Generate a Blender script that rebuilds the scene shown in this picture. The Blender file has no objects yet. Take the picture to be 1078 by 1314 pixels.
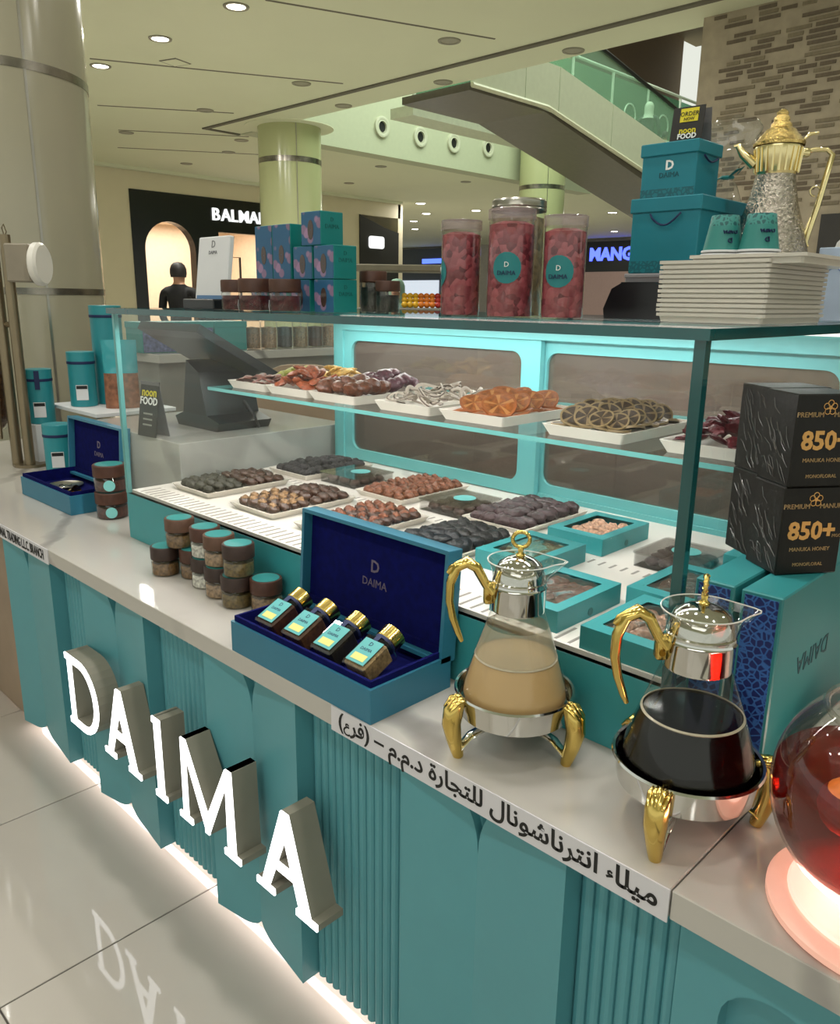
import bpy, bmesh, math, random
from mathutils import Matrix, Vector, noise
random.seed(7)
SC = bpy.context.scene
COL = SC.collection
PI = math.pi

# ------------------------------------------------------------------ camera
cam_data = bpy.data.cameras.new('camera')
cam_data.sensor_fit = 'HORIZONTAL'
cam_data.sensor_width = 36.0
cam_data.lens = 36.0 * 1027.97 / 1078.0
cam_data.clip_start = 0.02
cam_data.clip_end = 200
cam = bpy.data.objects.new('camera', cam_data)
COL.objects.link(cam)
cam.matrix_world = Matrix(((0.71460217, -0.18750112, 0.67393403, 0.0),
                           (0.69941188, 0.17372327, -0.69328439, 0.0),
                           (0.01291358, 0.96677999, 0.25528353, 1.5),
                           (0, 0, 0, 1)))
SC.camera = cam

# ------------------------------------------------------------------ world, light, exposure
SC.view_settings.view_transform = 'Standard'
SC.view_settings.look = 'None'
SC.view_settings.gamma = 1.0
SC.view_settings.use_curve_mapping = False
SC.view_settings.exposure = 0.42
world = bpy.data.worlds.new('mall_ambient')
SC.world = world
world.use_nodes = True
_bg = world.node_tree.nodes['Background']
_bg.inputs[0].default_value = (0.91, 0.94, 0.84, 1)
_bg.inputs[1].default_value = 0.66

def area_light(name, loc, size, power, color=(1, 1, 1), rot=(0, 0, 0), size_y=None, shape='RECTANGLE', spread=None):
    d = bpy.data.lights.new(name, 'AREA')
    d.energy = power
    d.color = color
    d.shape = shape
    d.size = size
    if size_y: d.size_y = size_y
    if spread: d.spread = spread
    o = bpy.data.objects.new(name, d)
    o.location = loc
    o.rotation_euler = rot
    COL.objects.link(o)
    return o

# added fill light behind and above the camera, no real source there
area_light('added_fill_light', (1.0, -3.2, 4.3), 5.0, 70, (1.0, 0.985, 0.95), (math.radians(28), 0, 0), 3.0)
# unseen area light brightening the escalator void
area_light('escalator_void_light', (-8.6, 13.0, 8.6), 7.0, 620, (0.88, 1.0, 0.86), (0, 0, 0), 7.0)

# ------------------------------------------------------------------ helpers
def lin(c):
    if isinstance(c, str):
        c = [int(c[i:i + 2], 16) / 255 for i in (1, 3, 5)]
    return tuple((v / 12.92 if v <= 0.04045 else ((v + 0.055) / 1.055) ** 2.4) for v in c[:3]) + (1.0,)

MATS = {}
def nodes_of(name):
    m = bpy.data.materials.new(name)
    m.use_nodes = True
    nt = m.node_tree
    return m, nt, nt.nodes, nt.links

def mat(name, color, rough=0.5, metal=0.0, var=0.06, scale=12.0, spec=0.5, bump=0.0, emit=None, emit_str=0.0, coat=0.0, sheen=0.0, trans=0.0):
    """principled material, colour slightly broken up by a noise texture"""
    if name in MATS: return MATS[name]
    m, nt, N, L = nodes_of(name)
    b = N['Principled BSDF']
    c = lin(color)
    tc = N.new('ShaderNodeTexCoord')
    nz = N.new('ShaderNodeTexNoise'); nz.inputs['Scale'].default_value = scale; nz.inputs['Detail'].default_value = 4
    L.new(tc.outputs['Object'], nz.inputs['Vector'])
    rp = N.new('ShaderNodeValToRGB')
    rp.color_ramp.elements[0].position = 0.3; rp.color_ramp.elements[1].position = 0.7
    rp.color_ramp.elements[0].color = tuple(max(0, v * (1 - var)) for v in c[:3]) + (1,)
    rp.color_ramp.elements[1].color = tuple(min(1, v * (1 + var)) for v in c[:3]) + (1,)
    L.new(nz.outputs['Fac'], rp.inputs[0]); L.new(rp.outputs[0], b.inputs['Base Color'])
    b.inputs['Roughness'].default_value = rough
    b.inputs['Metallic'].default_value = metal
    b.inputs['Specular IOR Level'].default_value = spec
    if coat: b.inputs['Coat Weight'].default_value = coat
    if sheen: b.inputs['Sheen Weight'].default_value = sheen
    if trans: b.inputs['Transmission Weight'].default_value = trans
    if bump:
        bp = N.new('ShaderNodeBump'); bp.inputs['Strength'].default_value = bump; bp.inputs['Distance'].default_value = 0.004
        L.new(nz.outputs['Fac'], bp.inputs['Height']); L.new(bp.outputs[0], b.inputs['Normal'])
    if emit:
        b.inputs['Emission Color'].default_value = lin(emit); b.inputs['Emission Strength'].default_value = emit_str
    MATS[name] = m
    return m

def emission(name, color, strength):
    if name in MATS: return MATS[name]
    m, nt, N, L = nodes_of(name)
    N.remove(N['Principled BSDF'])
    e = N.new('ShaderNodeEmission'); e.inputs[0].default_value = lin(color); e.inputs[1].default_value = strength
    L.new(e.outputs[0], N['Material Output'].inputs[0])
    MATS[name] = m
    return m

def glass(name, tint=(1, 1, 1), refl=1.0, rough=0.02, base=0.04, haze=None, haze_amt=0.0):
    """clear thin glass: tinted transparency under a fresnel reflection"""
    if name in MATS: return MATS[name]
    m, nt, N, L = nodes_of(name)
    N.remove(N['Principled BSDF'])
    t = N.new('ShaderNodeBsdfTransparent'); t.inputs[0].default_value = tuple(tint) + (1,)
    g = N.new('ShaderNodeBsdfGlossy'); g.inputs['Roughness'].default_value = rough
    lw = N.new('ShaderNodeLayerWeight'); lw.inputs['Blend'].default_value = 0.5
    pw = N.new('ShaderNodeMath'); pw.operation = 'POWER'; pw.inputs[1].default_value = 4.0
    L.new(lw.outputs['Facing'], pw.inputs[0])
    ml = N.new('ShaderNodeMath'); ml.operation = 'MULTIPLY_ADD'; ml.inputs[1].default_value = 0.7 * refl; ml.inputs[2].default_value = base * refl
    ml.use_clamp = True
    L.new(pw.outputs[0], ml.inputs[0])
    mx = N.new('ShaderNodeMixShader')
    L.new(ml.outputs[0], mx.inputs[0]); L.new(t.outputs[0], mx.inputs[1]); L.new(g.outputs[0], mx.inputs[2])
    out = mx
    if haze:
        d = N.new('ShaderNodeBsdfDiffuse'); d.inputs[0].default_value = lin(haze)
        m2 = N.new('ShaderNodeMixShader'); m2.inputs[0].default_value = haze_amt
        L.new(mx.outputs[0], m2.inputs[1]); L.new(d.outputs[0], m2.inputs[2]); out = m2
    L.new(out.outputs[0], N['Material Output'].inputs[0])
    MATS[name] = m
    return m

class G:
    """collects geometry; obj() links it as one mesh object"""
    def __init__(s): s.v = []; s.f = []; s.m = []
    def add(s, V, F, m=0, M=None):
        o = len(s.v)
        if M is not None: V = [tuple(M @ Vector(v)) for v in V]
        s.v += [tuple(v) for v in V]
        s.f += [tuple(i + o for i in f) for f in F]
        s.m += [m] * len(F)
        return s
    def box(s, a, b, m=0, bev=0.0, M=None, seg=1):
        x0, y0, z0 = a; x1, y1, z1 = b
        V = [(x0, y0, z0), (x1, y0, z0), (x1, y1, z0), (x0, y1, z0), (x0, y0, z1), (x1, y0, z1), (x1, y1, z1), (x0, y1, z1)]
        F = [(0, 3, 2, 1), (4, 5, 6, 7), (0, 1, 5, 4), (1, 2, 6, 5), (2, 3, 7, 6), (3, 0, 4, 7)]
        if bev > 0:
            bm = bmesh.new()
            vs = [bm.verts.new(v) for v in V]
            for f in F: bm.faces.new([vs[i] for i in f])
            bmesh.ops.bevel(bm, geom=bm.edges[:], offset=bev, segments=seg, affect='EDGES', profile=0.5)
            bm.verts.index_update()
            V = [tuple(v.co) for v in bm.verts]; F = [tuple(v.index for v in f.verts) for f in bm.faces]
            bm.free()
        return s.add(V, F, m, M)
    def lathe(s, prof, seg=24, m=0, M=None, c=(0, 0, 0), capb=False, capt=False, a0=0.0, a1=2 * PI):
        V = []; F = []; full = abs(a1 - a0 - 2 * PI) < 1e-6
        n = seg if full else seg + 1
        for r, z in prof:
            for k in range(n):
                a = a0 + (a1 - a0) * k / seg
                V.append((c[0] + r * math.cos(a), c[1] + r * math.sin(a), c[2] + z))
        for i in range(len(prof) - 1):
            for k in range(seg):
                k2 = (k + 1) % n
                F.append((i * n + k, i * n + k2, (i + 1) * n + k2, (i + 1) * n + k))
        if capb: F.append(tuple(reversed(range(n))))
        if capt: F.append(tuple(range((len(prof) - 1) * n, len(prof) * n)))
        return s.add(V, F, m, M)
    def cyl(s, r, z0, z1, seg=24, m=0, M=None, c=(0, 0, 0), bev=0.0):
        if bev: p = [(r - bev, z0), (r, z0 + bev), (r, z1 - bev), (r - bev, z1)]
        else: p = [(r, z0), (r, z1)]
        return s.lathe(p, seg, m, M, c, True, True)
    def tube(s, pts, rad, seg=8, m=0, M=None, flat=1.0, cap=True, closed=False):
        P = [Vector(p) for p in pts]; n = len(P)
        rr = rad if isinstance(rad, (list, tuple)) else [rad] * n
        V = []; F = []; prev = None
        for i, p in enumerate(P):
            if closed: t = P[(i + 1) % n] - P[i - 1]
            else: t = P[min(i + 1, n - 1)] - P[max(i - 1, 0)]
            t = t.normalized() if t.length > 1e-9 else Vector((0, 0, 1))
            if prev is None:
                u = t.orthogonal().normalized()
                if abs(t.z) < 0.95: u = Vector((0, 0, 1)).cross(t).normalized()
            else:
                u = (prev - t * prev.dot(t)).normalized()
            prev = u; w = t.cross(u)
            for k in range(seg):
                a = 2 * PI * k / seg
                V.append(tuple(p + u * (rr[i] * math.cos(a)) + w * (rr[i] * flat * math.sin(a))))
        last = n if closed else n - 1
        for i in range(last):
            j = (i + 1) % n
            for k in range(seg):
                k2 = (k + 1) % seg
                F.append((i * seg + k, i * seg + k2, j * seg + k2, j * seg + k))
        if cap and not closed:
            F.append(tuple(reversed(range(seg)))); F.append(tuple(range((n - 1) * seg, n * seg)))
        return s.add(V, F, m, M)
    def prism(s, poly, z0, z1, m=0, M=None, mside=None):
        """2-D polygon (x,y) extruded along z"""
        n = len(poly)
        V = [(x, y, z0) for x, y in poly] + [(x, y, z1) for x, y in poly]
        F = [tuple(reversed(range(n))), tuple(range(n, 2 * n))]
        s.add(V, F, m, M)
        F2 = [(i, (i + 1) % n, n + (i + 1) % n, n + i) for i in range(n)]
        return s.add(V, F2, m if mside is None else mside, M)
    def blob(s, rx, ry, rz, seg=10, rings=6, amp=0.15, freq=2.0, seed=0, m=0, M=None, flatb=None):
        V = []; F = []
        for i in range(rings + 1):
            th = PI * i / rings
            for k in range(seg):
                ph = 2 * PI * k / seg
                d = Vector((math.sin(th) * math.cos(ph), math.sin(th) * math.sin(ph), math.cos(th)))
                q = 1 + amp * noise.noise(d * freq + Vector((seed * 7.3, seed * 3.1, seed)))
                z = d.z * rz * q
                if flatb is not None: z = max(z, -flatb)
                V.append((d.x * rx * q, d.y * ry * q, z))
        for i in range(rings):
            for k in range(seg):
                k2 = (k + 1) % seg
                if i == 0: F.append((k, (i + 1) * seg + k, (i + 1) * seg + k2))
                elif i == rings - 1: F.append((i * seg + k, (i + 1) * seg + k, i * seg + k2))
                else: F.append((i * seg + k, (i + 1) * seg + k, (i + 1) * seg + k2, i * seg + k2))
        return s.add(V, F, m, M)
    def text(s, body, size, M, m=0, ex=0.0005, align='CENTER', off=0.0, res=2, sx=1.0, valign='CENTER', shear=0.0):
        V, F = text_geo(body, size, ex, align, off, res, valign, shear)
        if sx != 1.0: V = [(x * sx, y, z) for x, y, z in V]
        return s.add(V, F, m, M)
    def mesh(s, name, mats, smooth=None):
        me = bpy.data.meshes.new(name)
        me.from_pydata(s.v, [], s.f)
        for mm in (mats if isinstance(mats, (list, tuple)) else [mats]): me.materials.append(mm)
        me.polygons.foreach_set('material_index', s.m)
        if smooth:
            me.polygons.foreach_set('use_smooth', [True] * len(s.f))
            me.update()
            me.set_sharp_from_angle(angle=math.radians(smooth))
        me.update()
        return me
    def obj(s, name, mats, parent=None, smooth=None, loc=(0, 0, 0), rot=(0, 0, 0), label=None, cat=None, group=None, kind=None):
        return link(name, s.mesh(name, mats, smooth), parent, loc, rot, label, cat, group, kind)

def tag(o, label=None, cat=None, group=None, kind=None):
    if label: o['label'] = label
    if cat: o['category'] = cat
    if group: o['group'] = group
    if kind: o['kind'] = kind
    return o
def link(name, data, parent=None, loc=(0, 0, 0), rot=(0, 0, 0), label=None, cat=None, group=None, kind=None):
    o = bpy.data.objects.new(name, data)
    COL.objects.link(o)
    o.location = loc; o.rotation_euler = rot
    if parent: o.parent = parent
    return tag(o, label, cat, group, kind)
def thing(name, label, cat, loc=(0, 0, 0), rz=0.0, group=None, kind=None, scale=None):
    o = link(name, None, None, loc, (0, 0, rz), label, cat, group, kind)
    o.empty_display_size = 0.05
    if scale: o.scale = (scale, scale, scale)
    return o
def dup(root, loc=None, rz=None, label=None, group=None, rot=None, scale=None, parent=None):
    r = root.copy(); COL.objects.link(r)
    if parent: r.parent = parent
    if loc is not None: r.location = loc
    if rz is not None: r.rotation_euler = (0, 0, rz)
    if rot is not None: r.rotation_euler = rot
    if scale is not None: r.scale = (scale,) * 3 if isinstance(scale, (int, float)) else scale
    if label: r['label'] = label
    if group: r['group'] = group
    if root.type == 'EMPTY':
        for ch in [c for c in bpy.data.objects if c.parent == root]:
            c = ch.copy(); COL.objects.link(c); c.parent = r
            for g in [x for x in bpy.data.objects if x.parent == ch]:
                d = g.copy(); COL.objects.link(d); d.parent = c
    return r

_TC = {}
def text_geo(body, size, ex, align, off, res, valign, shear):
    key = (body, size, ex, align, off, res, valign, shear)
    if key in _TC: return _TC[key]
    c = bpy.data.curves.new('lettering', 'FONT')
    c.body = body; c.size = size; c.extrude = ex; c.align_x = align; c.align_y = valign
    c.offset = off; c.resolution_u = res; c.shear = shear
    o = bpy.data.objects.new('lettering', c); COL.objects.link(o)
    dg = bpy.context.evaluated_depsgraph_get()
    dg.update()
    me = bpy.data.meshes.new_from_object(o.evaluated_get(dg))
    V = [tuple(v.co) for v in me.vertices]; F = [tuple(p.vertices) for p in me.polygons]
    bpy.data.objects.remove(o); bpy.data.curves.remove(c); bpy.data.meshes.remove(me)
    _TC[key] = (V, F)
    return V, F

def T(x=0, y=0, z=0): return Matrix.Translation((x, y, z))
def RX(a): return Matrix.Rotation(math.radians(a), 4, 'X')
def RY(a): return Matrix.Rotation(math.radians(a), 4, 'Y')
def RZ(a): return Matrix.Rotation(math.radians(a), 4, 'Z')
FRONT = RX(90)            # a drawing in x,y stands up and faces -y
EAST = RZ(90) @ RX(90)    # ... and faces +x
def rrect(x0, x1, y0, y1, r, n=5):
    P = []
    for cx, cy, a in ((x1 - r, y0 + r, -90), (x1 - r, y1 - r, 0), (x0 + r, y1 - r, 90), (x0 + r, y0 + r, 180)):
        for k in range(n + 1):
            t = math.radians(a + 90 * k / n)
            P.append((cx + r * math.cos(t), cy + r * math.sin(t)))
    return P
def frame_poly(g, outer, inner, z0, z1, m=0, M=None):
    """ring between two closed outlines that have the same number of points, extruded along z"""
    n = len(outer)
    V = [(x, y, z0) for x, y in outer] + [(x, y, z0) for x, y in inner] + [(x, y, z1) for x, y in outer] + [(x, y, z1) for x, y in inner]
    F = []
    for i in range(n):
        j = (i + 1) % n
        F += [(i, n + i, n + j, j), (2 * n + i, 2 * n + j, 3 * n + j, 3 * n + i), (i, j, 2 * n + j, 2 * n + i), (n + i, 3 * n + i, 3 * n + j, n + j)]
    return g.add(V, F, m, M)

# ------------------------------------------------------------------ materials
TEAL = mat('teal_lacquer', '#579aa4', 0.42, var=0.02)
TEAL_FRAME = mat('teal_frame_paint', '#6cbcbf', 0.38, var=0.02)
TEAL_BOX = mat('teal_gift_paper', '#12798a', 0.45, var=0.03)
TEAL_LIGHT = mat('light_teal_card', '#4fb0b0', 0.45, var=0.03)
STEEL_BLUE = mat('blue_teal_card', '#2f7590', 0.42, var=0.03)
NAVY = mat('navy_velvet', '#070d50', 0.95, var=0.2, scale=60, spec=0.15)
NAVY_INK = mat('navy_ribbon', '#10214f', 0.6)
WHITE = mat('white_plastic', '#e6e2da', 0.35, var=0.02)
WHITE_MATT = mat('white_card', '#dcdde0', 0.6, var=0.02)
BLACK = mat('black_plastic', '#15161a', 0.3, var=0.05)
BLACK_CARD = mat('black_card', '#16140f', 0.4, var=0.05)
CHROME = mat('polished_steel', '#cfcfcb', 0.08, 1.0, var=0.03)
STEEL = mat('brushed_steel', '#a8a59c', 0.28, 1.0, var=0.05)
GOLD = mat('polished_gold', '#dcc06e', 0.16, 1.0, var=0.04)
GOLD_PALE = mat('pale_gold', '#e9d9a4', 0.2, 1.0, var=0.04)
BRONZE = mat('champagne_metal', '#8a7d66', 0.3, 0.8, var=0.05)
WOOD = mat('walnut_wood', '#4a2a1c', 0.5, var=0.35, scale=25)
INK = mat('black_ink', '#101010', 0.6)
GOLD_INK = mat('gold_print', '#c79a55', 0.4)
SILVER_INK = mat('silver_print', '#b9b9b4', 0.4)
WHITE_INK = mat('white_print', '#f0f0ee', 0.5)
PALE_INK = mat('grey_green_print', '#1d5f66', 0.5)
GREY = mat('grey_plastic', '#77777a', 0.5)
CREAM_PANEL = mat('cream_wall_paint', '#ddd3b6', 0.6, var=0.02, scale=2)
CEIL = mat('ceiling_paint', '#dfe2c6', 0.7, var=0.015, scale=1.0)
GROOVE = mat('ceiling_groove', '#6e6a5c', 0.8)
PANE = glass('clear_pane', (0.965, 0.98, 0.975), 0.9, 0.01, base=0.016)
PANE_THIN = glass('clear_plastic', (0.96, 0.96, 0.95), 1.6, 0.08, base=0.03)
POTGLASS = glass('pot_glass', (0.95, 0.95, 0.93), 0.85, 0.02, base=0.035)
JARGLASS = glass('jar_glass', (0.95, 0.95, 0.93), 1.3, 0.03, base=0.05)
PANE_EDGE = mat('green_glass_edge', '#0b4c4e', 0.08, var=0.25, scale=6, spec=0.8)
LED_WHITE = emission('led_white', '#fff6ea', 1.6)

def marble(name, base, vein, scale=1.6, rough=0.15, amount=0.55):
    m, nt, N, L = nodes_of(name)
    b = N['Principled BSDF']; b.inputs['Roughness'].default_value = rough
    tc = N.new('ShaderNodeTexCoord')
    n1 = N.new('ShaderNodeTexNoise'); n1.inputs['Scale'].default_value = scale * 0.8; n1.inputs['Detail'].default_value = 7
    L.new(tc.outputs['Object'], n1.inputs['Vector'])
    w = N.new('ShaderNodeTexWave'); w.inputs['Scale'].default_value = scale * 0.55; w.inputs['Distortion'].default_value = 9
    w.inputs['Detail'].default_value = 5; w.inputs['Detail Scale'].default_value = 1.3; w.bands_direction = 'DIAGONAL'
    L.new(tc.outputs['Object'], w.inputs['Vector'])
    r = N.new('ShaderNodeValToRGB'); e = r.color_ramp.elements
    e[0].position = 0.0; e[0].color = (1, 1, 1, 1); e[1].position = 0.10; e[1].color = (0, 0, 0, 1)
    L.new(w.outputs['Fac'], r.inputs[0])
    r2 = N.new('ShaderNodeValToRGB'); r2.color_ramp.elements[0].position = 0.42; r2.color_ramp.elements[1].position = 0.62
    L.new(n1.outputs['Fac'], r2.inputs[0])
    mu = N.new('ShaderNodeMath'); mu.operation = 'MULTIPLY'; L.new(r.outputs[0], mu.inputs[0]); L.new(r2.outputs[0], mu.inputs[1])
    m2 = N.new('ShaderNodeMath'); m2.operation = 'MULTIPLY'; m2.inputs[1].default_value = amount; L.new(mu.outputs[0], m2.inputs[0])
    mx = N.new('ShaderNodeMix'); mx.data_type = 'RGBA'; mx.inputs[6].default_value = lin(base); mx.inputs[7].default_value = lin(vein)
    L.new(m2.outputs[0], mx.inputs[0]); L.new(mx.outputs[2], b.inputs['Base Color'])
    MATS[name] = m
    return m
MARBLE = marble('white_marble', '#bdb9b3', '#6f6c6b', 1.6, 0.10, 0.85)
MARBLE_DECK = marble('deck_marble', '#d8d2cb', '#9b9590', 2.4, 0.3, 0.6)
# ================================================================== THE MALL
def tile_mat():
    m, nt, N, L = nodes_of('floor_tile')
    b = N['Principled BSDF']; b.inputs['Roughness'].default_value = 0.035; b.inputs['Specular IOR Level'].default_value = 0.6
    tc = N.new('ShaderNodeTexCoord'); nz = N.new('ShaderNodeTexNoise'); nz.inputs['Scale'].default_value = 1.7; nz.inputs['Detail'].default_value = 6
    L.new(tc.outputs['Object'], nz.inputs['Vector'])
    rp = N.new('ShaderNodeValToRGB'); rp.color_ramp.elements[0].color = lin('#b3aca4'); rp.color_ramp.elements[1].color = lin('#c4bdb4')
    L.new(nz.outputs['Fac'], rp.inputs[0]); L.new(rp.outputs[0], b.inputs['Base Color'])
    return m
TILE = tile_mat()
GROUT = mat('tile_grout', '#4b4640', 0.8)
floor = G().box((-45, -14, -0.12), (12, 45, -0.004)).obj('floor', mat('mall_floor', '#cfc9bd', 0.16, var=0.04, scale=1.0), kind='structure')
_t = G().box((0.002, 0.002, -0.02), (0.658, 0.658, 0.0), bev=0.0012).mesh('floor_tile', TILE)
_first = True
for i in range(-6, 3):
    for j in range(-3, 2):
        link('floor_tile', _t, floor, (-1.626 + i * 0.66, 0.38 + j * 0.66 , 0.0))
_gr = G().box((-5.7, -1.7, -0.0035), (0.5, 1.8, -0.0025)).obj('grout_bed', GROUT, floor)

# ceiling: near field, left field and far field around the escalator void
g = G()
g.box((-13.1, -14, 4.4), (12, 9.05, 4.75))
g.box((-45, -14, 4.4), (-13.1, 45, 4.75))
g.box((-13.1, 20.0, 4.4), (12, 45, 4.75))
ceiling = g.obj('ceiling', CEIL, kind='structure')
for a, b in (((-7.5, 5.39), (-6.57, 7.88)), ((-10.87, 5.09), (-9.38, 8.0)), ((-13.3, 6.29), (-12.13, 8.02)), ((-14.9, 7.4), (-13.6, 9.3)), ((-16.6, 8.2), (-14.6, 11.2))):
    G().tube([(a[0], a[1], 4.4), (b[0], b[1], 4.4)], 0.022, 4, flat=0.4).obj('ceiling_groove', GROOVE, ceiling)
G().box((-13.57, 8.3, 4.378), (3.0, 8.38, 4.401)).obj('ceiling_slot', GROOVE, ceiling)  # proud strip, its dark colour stands in for the shade of a recess
G().box((-13.57, 8.38, 4.378), (-13.5, 9.05, 4.401)).obj('ceiling_slot', GROOVE, ceiling)
G().box((-18.75, 6.0, 4.33), (-18.6, 18.2, 4.40)).obj('ceiling_cornice', CEIL, ceiling)
# bulkhead on the far side of the void with its round air nozzles
bulk = G().box((-13.5, 9.06, 4.385), (-13.09, 19.99, 6.2)).obj('bulkhead', mat('bulkhead_paint', '#b9bea2', 0.65, var=0.02), kind='structure')
nz_m = G().lathe([(0.20, 0), (0.20, 0.05), (0.17, 0.06), (0.13, 0.045)], 24).lathe([(0.13, 0.045), (0.11, 0.05), (0.1, -0.02)], 24).lathe([(0.10, 0.012), (0.001, 0.012)], 24, m=1).mesh('air_nozzle', [mat('nozzle_white', '#c4c6ae', 0.5), mat('nozzle_dark', '#11120f', 0.6)], 40)
for k, (yy, zz) in enumerate(((12.18, 4.92), (13.3, 4.886), (14.37, 4.906), (15.56, 4.965))):
    link('air_nozzle', nz_m, None, (-13.09, yy, zz), (0, PI / 2, 0),
         ['round air nozzle in the bulkhead, the one closest to the near column', 'second round air nozzle along the bulkhead', 'third round air nozzle along the bulkhead', 'round air nozzle at the escalator end of the bulkhead'][k], 'air vent', 'air nozzles on the bulkhead')
# upper floor seen through the void
g = G()
g.box((-13.1, 26, 4.4), (6, 26.3, 10.2)); g.box((-14, 9.0, 9.6), (6, 27, 9.8)); g.box((-13.5, 20.0, 4.75), (6, 26, 5.0))
g.box((-4.4, 9.1, 4.4), (-4.2, 20, 10.0)); g.box((-14.2, 9.0, 6.2), (-13.9, 26, 9.6)); g.box((-14.2, 8.9, 4.75), (6, 9.05, 5.3))
g.obj('wall_upper', mat('upper_level_paint', '#8b7a66', 0.7, var=0.03), kind='structure')

# columns clad in pale curved panels with metal bands
COLM = mat('column_panel', '#a6a18c', 0.16, var=0.02, scale=1.0, spec=0.6)
COLY = mat('column_panel_far', '#b4b88a', 0.2, var=0.02, scale=1.0)
BAND = mat('column_band', '#8f8a80', 0.25, 0.9, var=0.5, scale=5)
def column(x, y, r, h, bands, seam_angles, m=COLM, n=1):
    c = G().cyl(r, -0.004, h, 64).obj('column_%d' % n, m, None, 50, (x, y, 0), kind='structure')
    for z, hh in bands:
        G().lathe([(r - 0.01, z - 0.001), (r + 0.004, z), (r + 0.004, z + hh), (r - 0.01, z + hh + 0.001)], 64).obj('band', BAND, c, 50)
    for a in seam_angles:
        a = math.radians(a)
        G().box((r - 0.01, -0.007, 0), (r + 0.003, 0.007, h), M=Matrix.Rotation(a, 4, 'Z')).obj('seam', STEEL, c)
    return c
LC = 5.55
column(-0.9444 * LC, 0.3289 * LC, 0.545, 4.4, ((1.505, 0.035), (2.635, 0.045), (4.2, 0.05)), (2.0, -72), n=1)
column(-0.799 * 15.5, 0.601 * 15.5, 0.55, 4.4, ((3.78, 0.09), (1.5, 0.05)), (-25,), m=COLY, n=2)
G().lathe([(0.78, 4.39), (0.78, 4.4)], 40, capb=True).obj('column_collar', CEIL, ceiling, loc=(-0.799 * 15.5, 0.601 * 15.5, 0))
column(-0.593 * 21, 0.805 * 21, 0.55, 9.6, ((4.1, 0.1), (1.5, 0.05)), (-40,), m=COLY, n=3)
column(-7.2, 17.5, 0.32, 9.6, ((6.6, 0.08),), (), m=COLY, n=4)

# strip-clad feature wall: pale ground with narrow darker strips standing proud of it
bw = G().box((-4.5, 8.8, 0), (6, 9.05, 4.4)).obj('wall_right', mat('strip_wall_ground', '#aca08a', 0.8, var=0.10, scale=9, bump=0.4), kind='structure')
BRK = [mat('strip_brick_dark', '#6d6150', 0.8, var=0.15), mat('strip_brick_mid', '#857a64', 0.8, var=0.12)]
bm_ = [G().box((0, -0.012, 0), (1, 0.01, 0.032)).mesh('brick', b) for b in BRK]
rnd = random.Random(3)
nb = 0
for row in range(40):
    z = 2.36 + row * 0.051
    x = -4.48 + rnd.random() * 0.3
    while x < -2.7 and nb < 298:
        w = rnd.uniform(0.12, 0.34)
        if rnd.random() < 0.72:
            o = link('brick', bm_[0 if rnd.random() < 0.62 else 1], bw, (x, 8.8, z))
            o.scale = (w, 1, 1); nb += 1
        x += w + rnd.uniform(0.03, 0.16)
# lower dark fascia of the shop under the feature wall
G().box((-3.0, 8.62, 1.2), (6, 8.79, 2.36)).obj('wall_fascia', mat('dark_fascia', '#33312e', 0.5), kind='structure')

# ---------------------------------------------------------------- escalator across the void
esc = thing('escalator', 'mall escalator with pale side panels and dark underside crossing the void', 'escalator', (-7.97, 9.1, 0))
def yz(poly, x0, x1, g, m=0):   # polygon in y,z extruded along x
    M = Matrix(((0, 0, 1, 0), (1, 0, 0, 0), (0, 1, 0, 0), (0, 0, 0, 1)))
    g.prism(poly, x0, x1, m, M)
ESC_SIDE = mat('escalator_side_panel', '#c9cfb8', 0.35, var=0.03)
ESC_UNDER = mat('escalator_underside', '#5c564a', 0.35, var=0.08)
g = G(); yz([(0, 4.30 ), (1.75, 4.30), (10.5, 2.45), (10.5, 2.9), (1.75, 4.4), (0, 4.4)], -1.36, -0.03, g); g.obj('underside', ESC_UNDER, esc)
for a, b in ((0, 1.2), (1.2, 2.05), (2.05, 3.6), (3.6, 5.4), (5.4, 7.4), (7.4, 10.5)):
    lo = lambda t: 4.36 if t < 1.75 else 4.36 - (t - 1.75) * 0.19
    hi = lambda t: 4.97 if t < 2.05 else 4.97 - (t - 2.05) * 0.172
    g = G(); yz([(a + 0.008, lo(a)), (b - 0.008, lo(b)), (b - 0.008, hi(b)), (a + 0.008, hi(a))], -0.03, 0.0, g); g.obj('side_panel', ESC_SIDE, esc)
G().tube([(0.01, 0, 4.36), (0.01, 1.75, 4.36), (0.01, 10.5, 2.70)], 0.035, 6).obj('edge_trim', mat('pale_trim', '#d8d8bc', 0.4), esc)
G().tube([(0, 0.3, 5.62), (0, 2.2, 5.62), (0, 10.5, 4.1)], 0.032, 8).obj('handrail', BLACK, esc, 60)
g = G(); yz([(0.3, 4.97), (2.05, 4.97), (10.5, 3.52), (10.5, 4.1), (2.2, 5.6), (0.3, 5.6)], -0.02, -0.005, g); g.obj('glass_balustrade', glass('balustrade_glass', (0.80, 0.93, 0.86), 1.0, 0.03, haze='#b9d8c0', haze_amt=0.22), esc)
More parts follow.
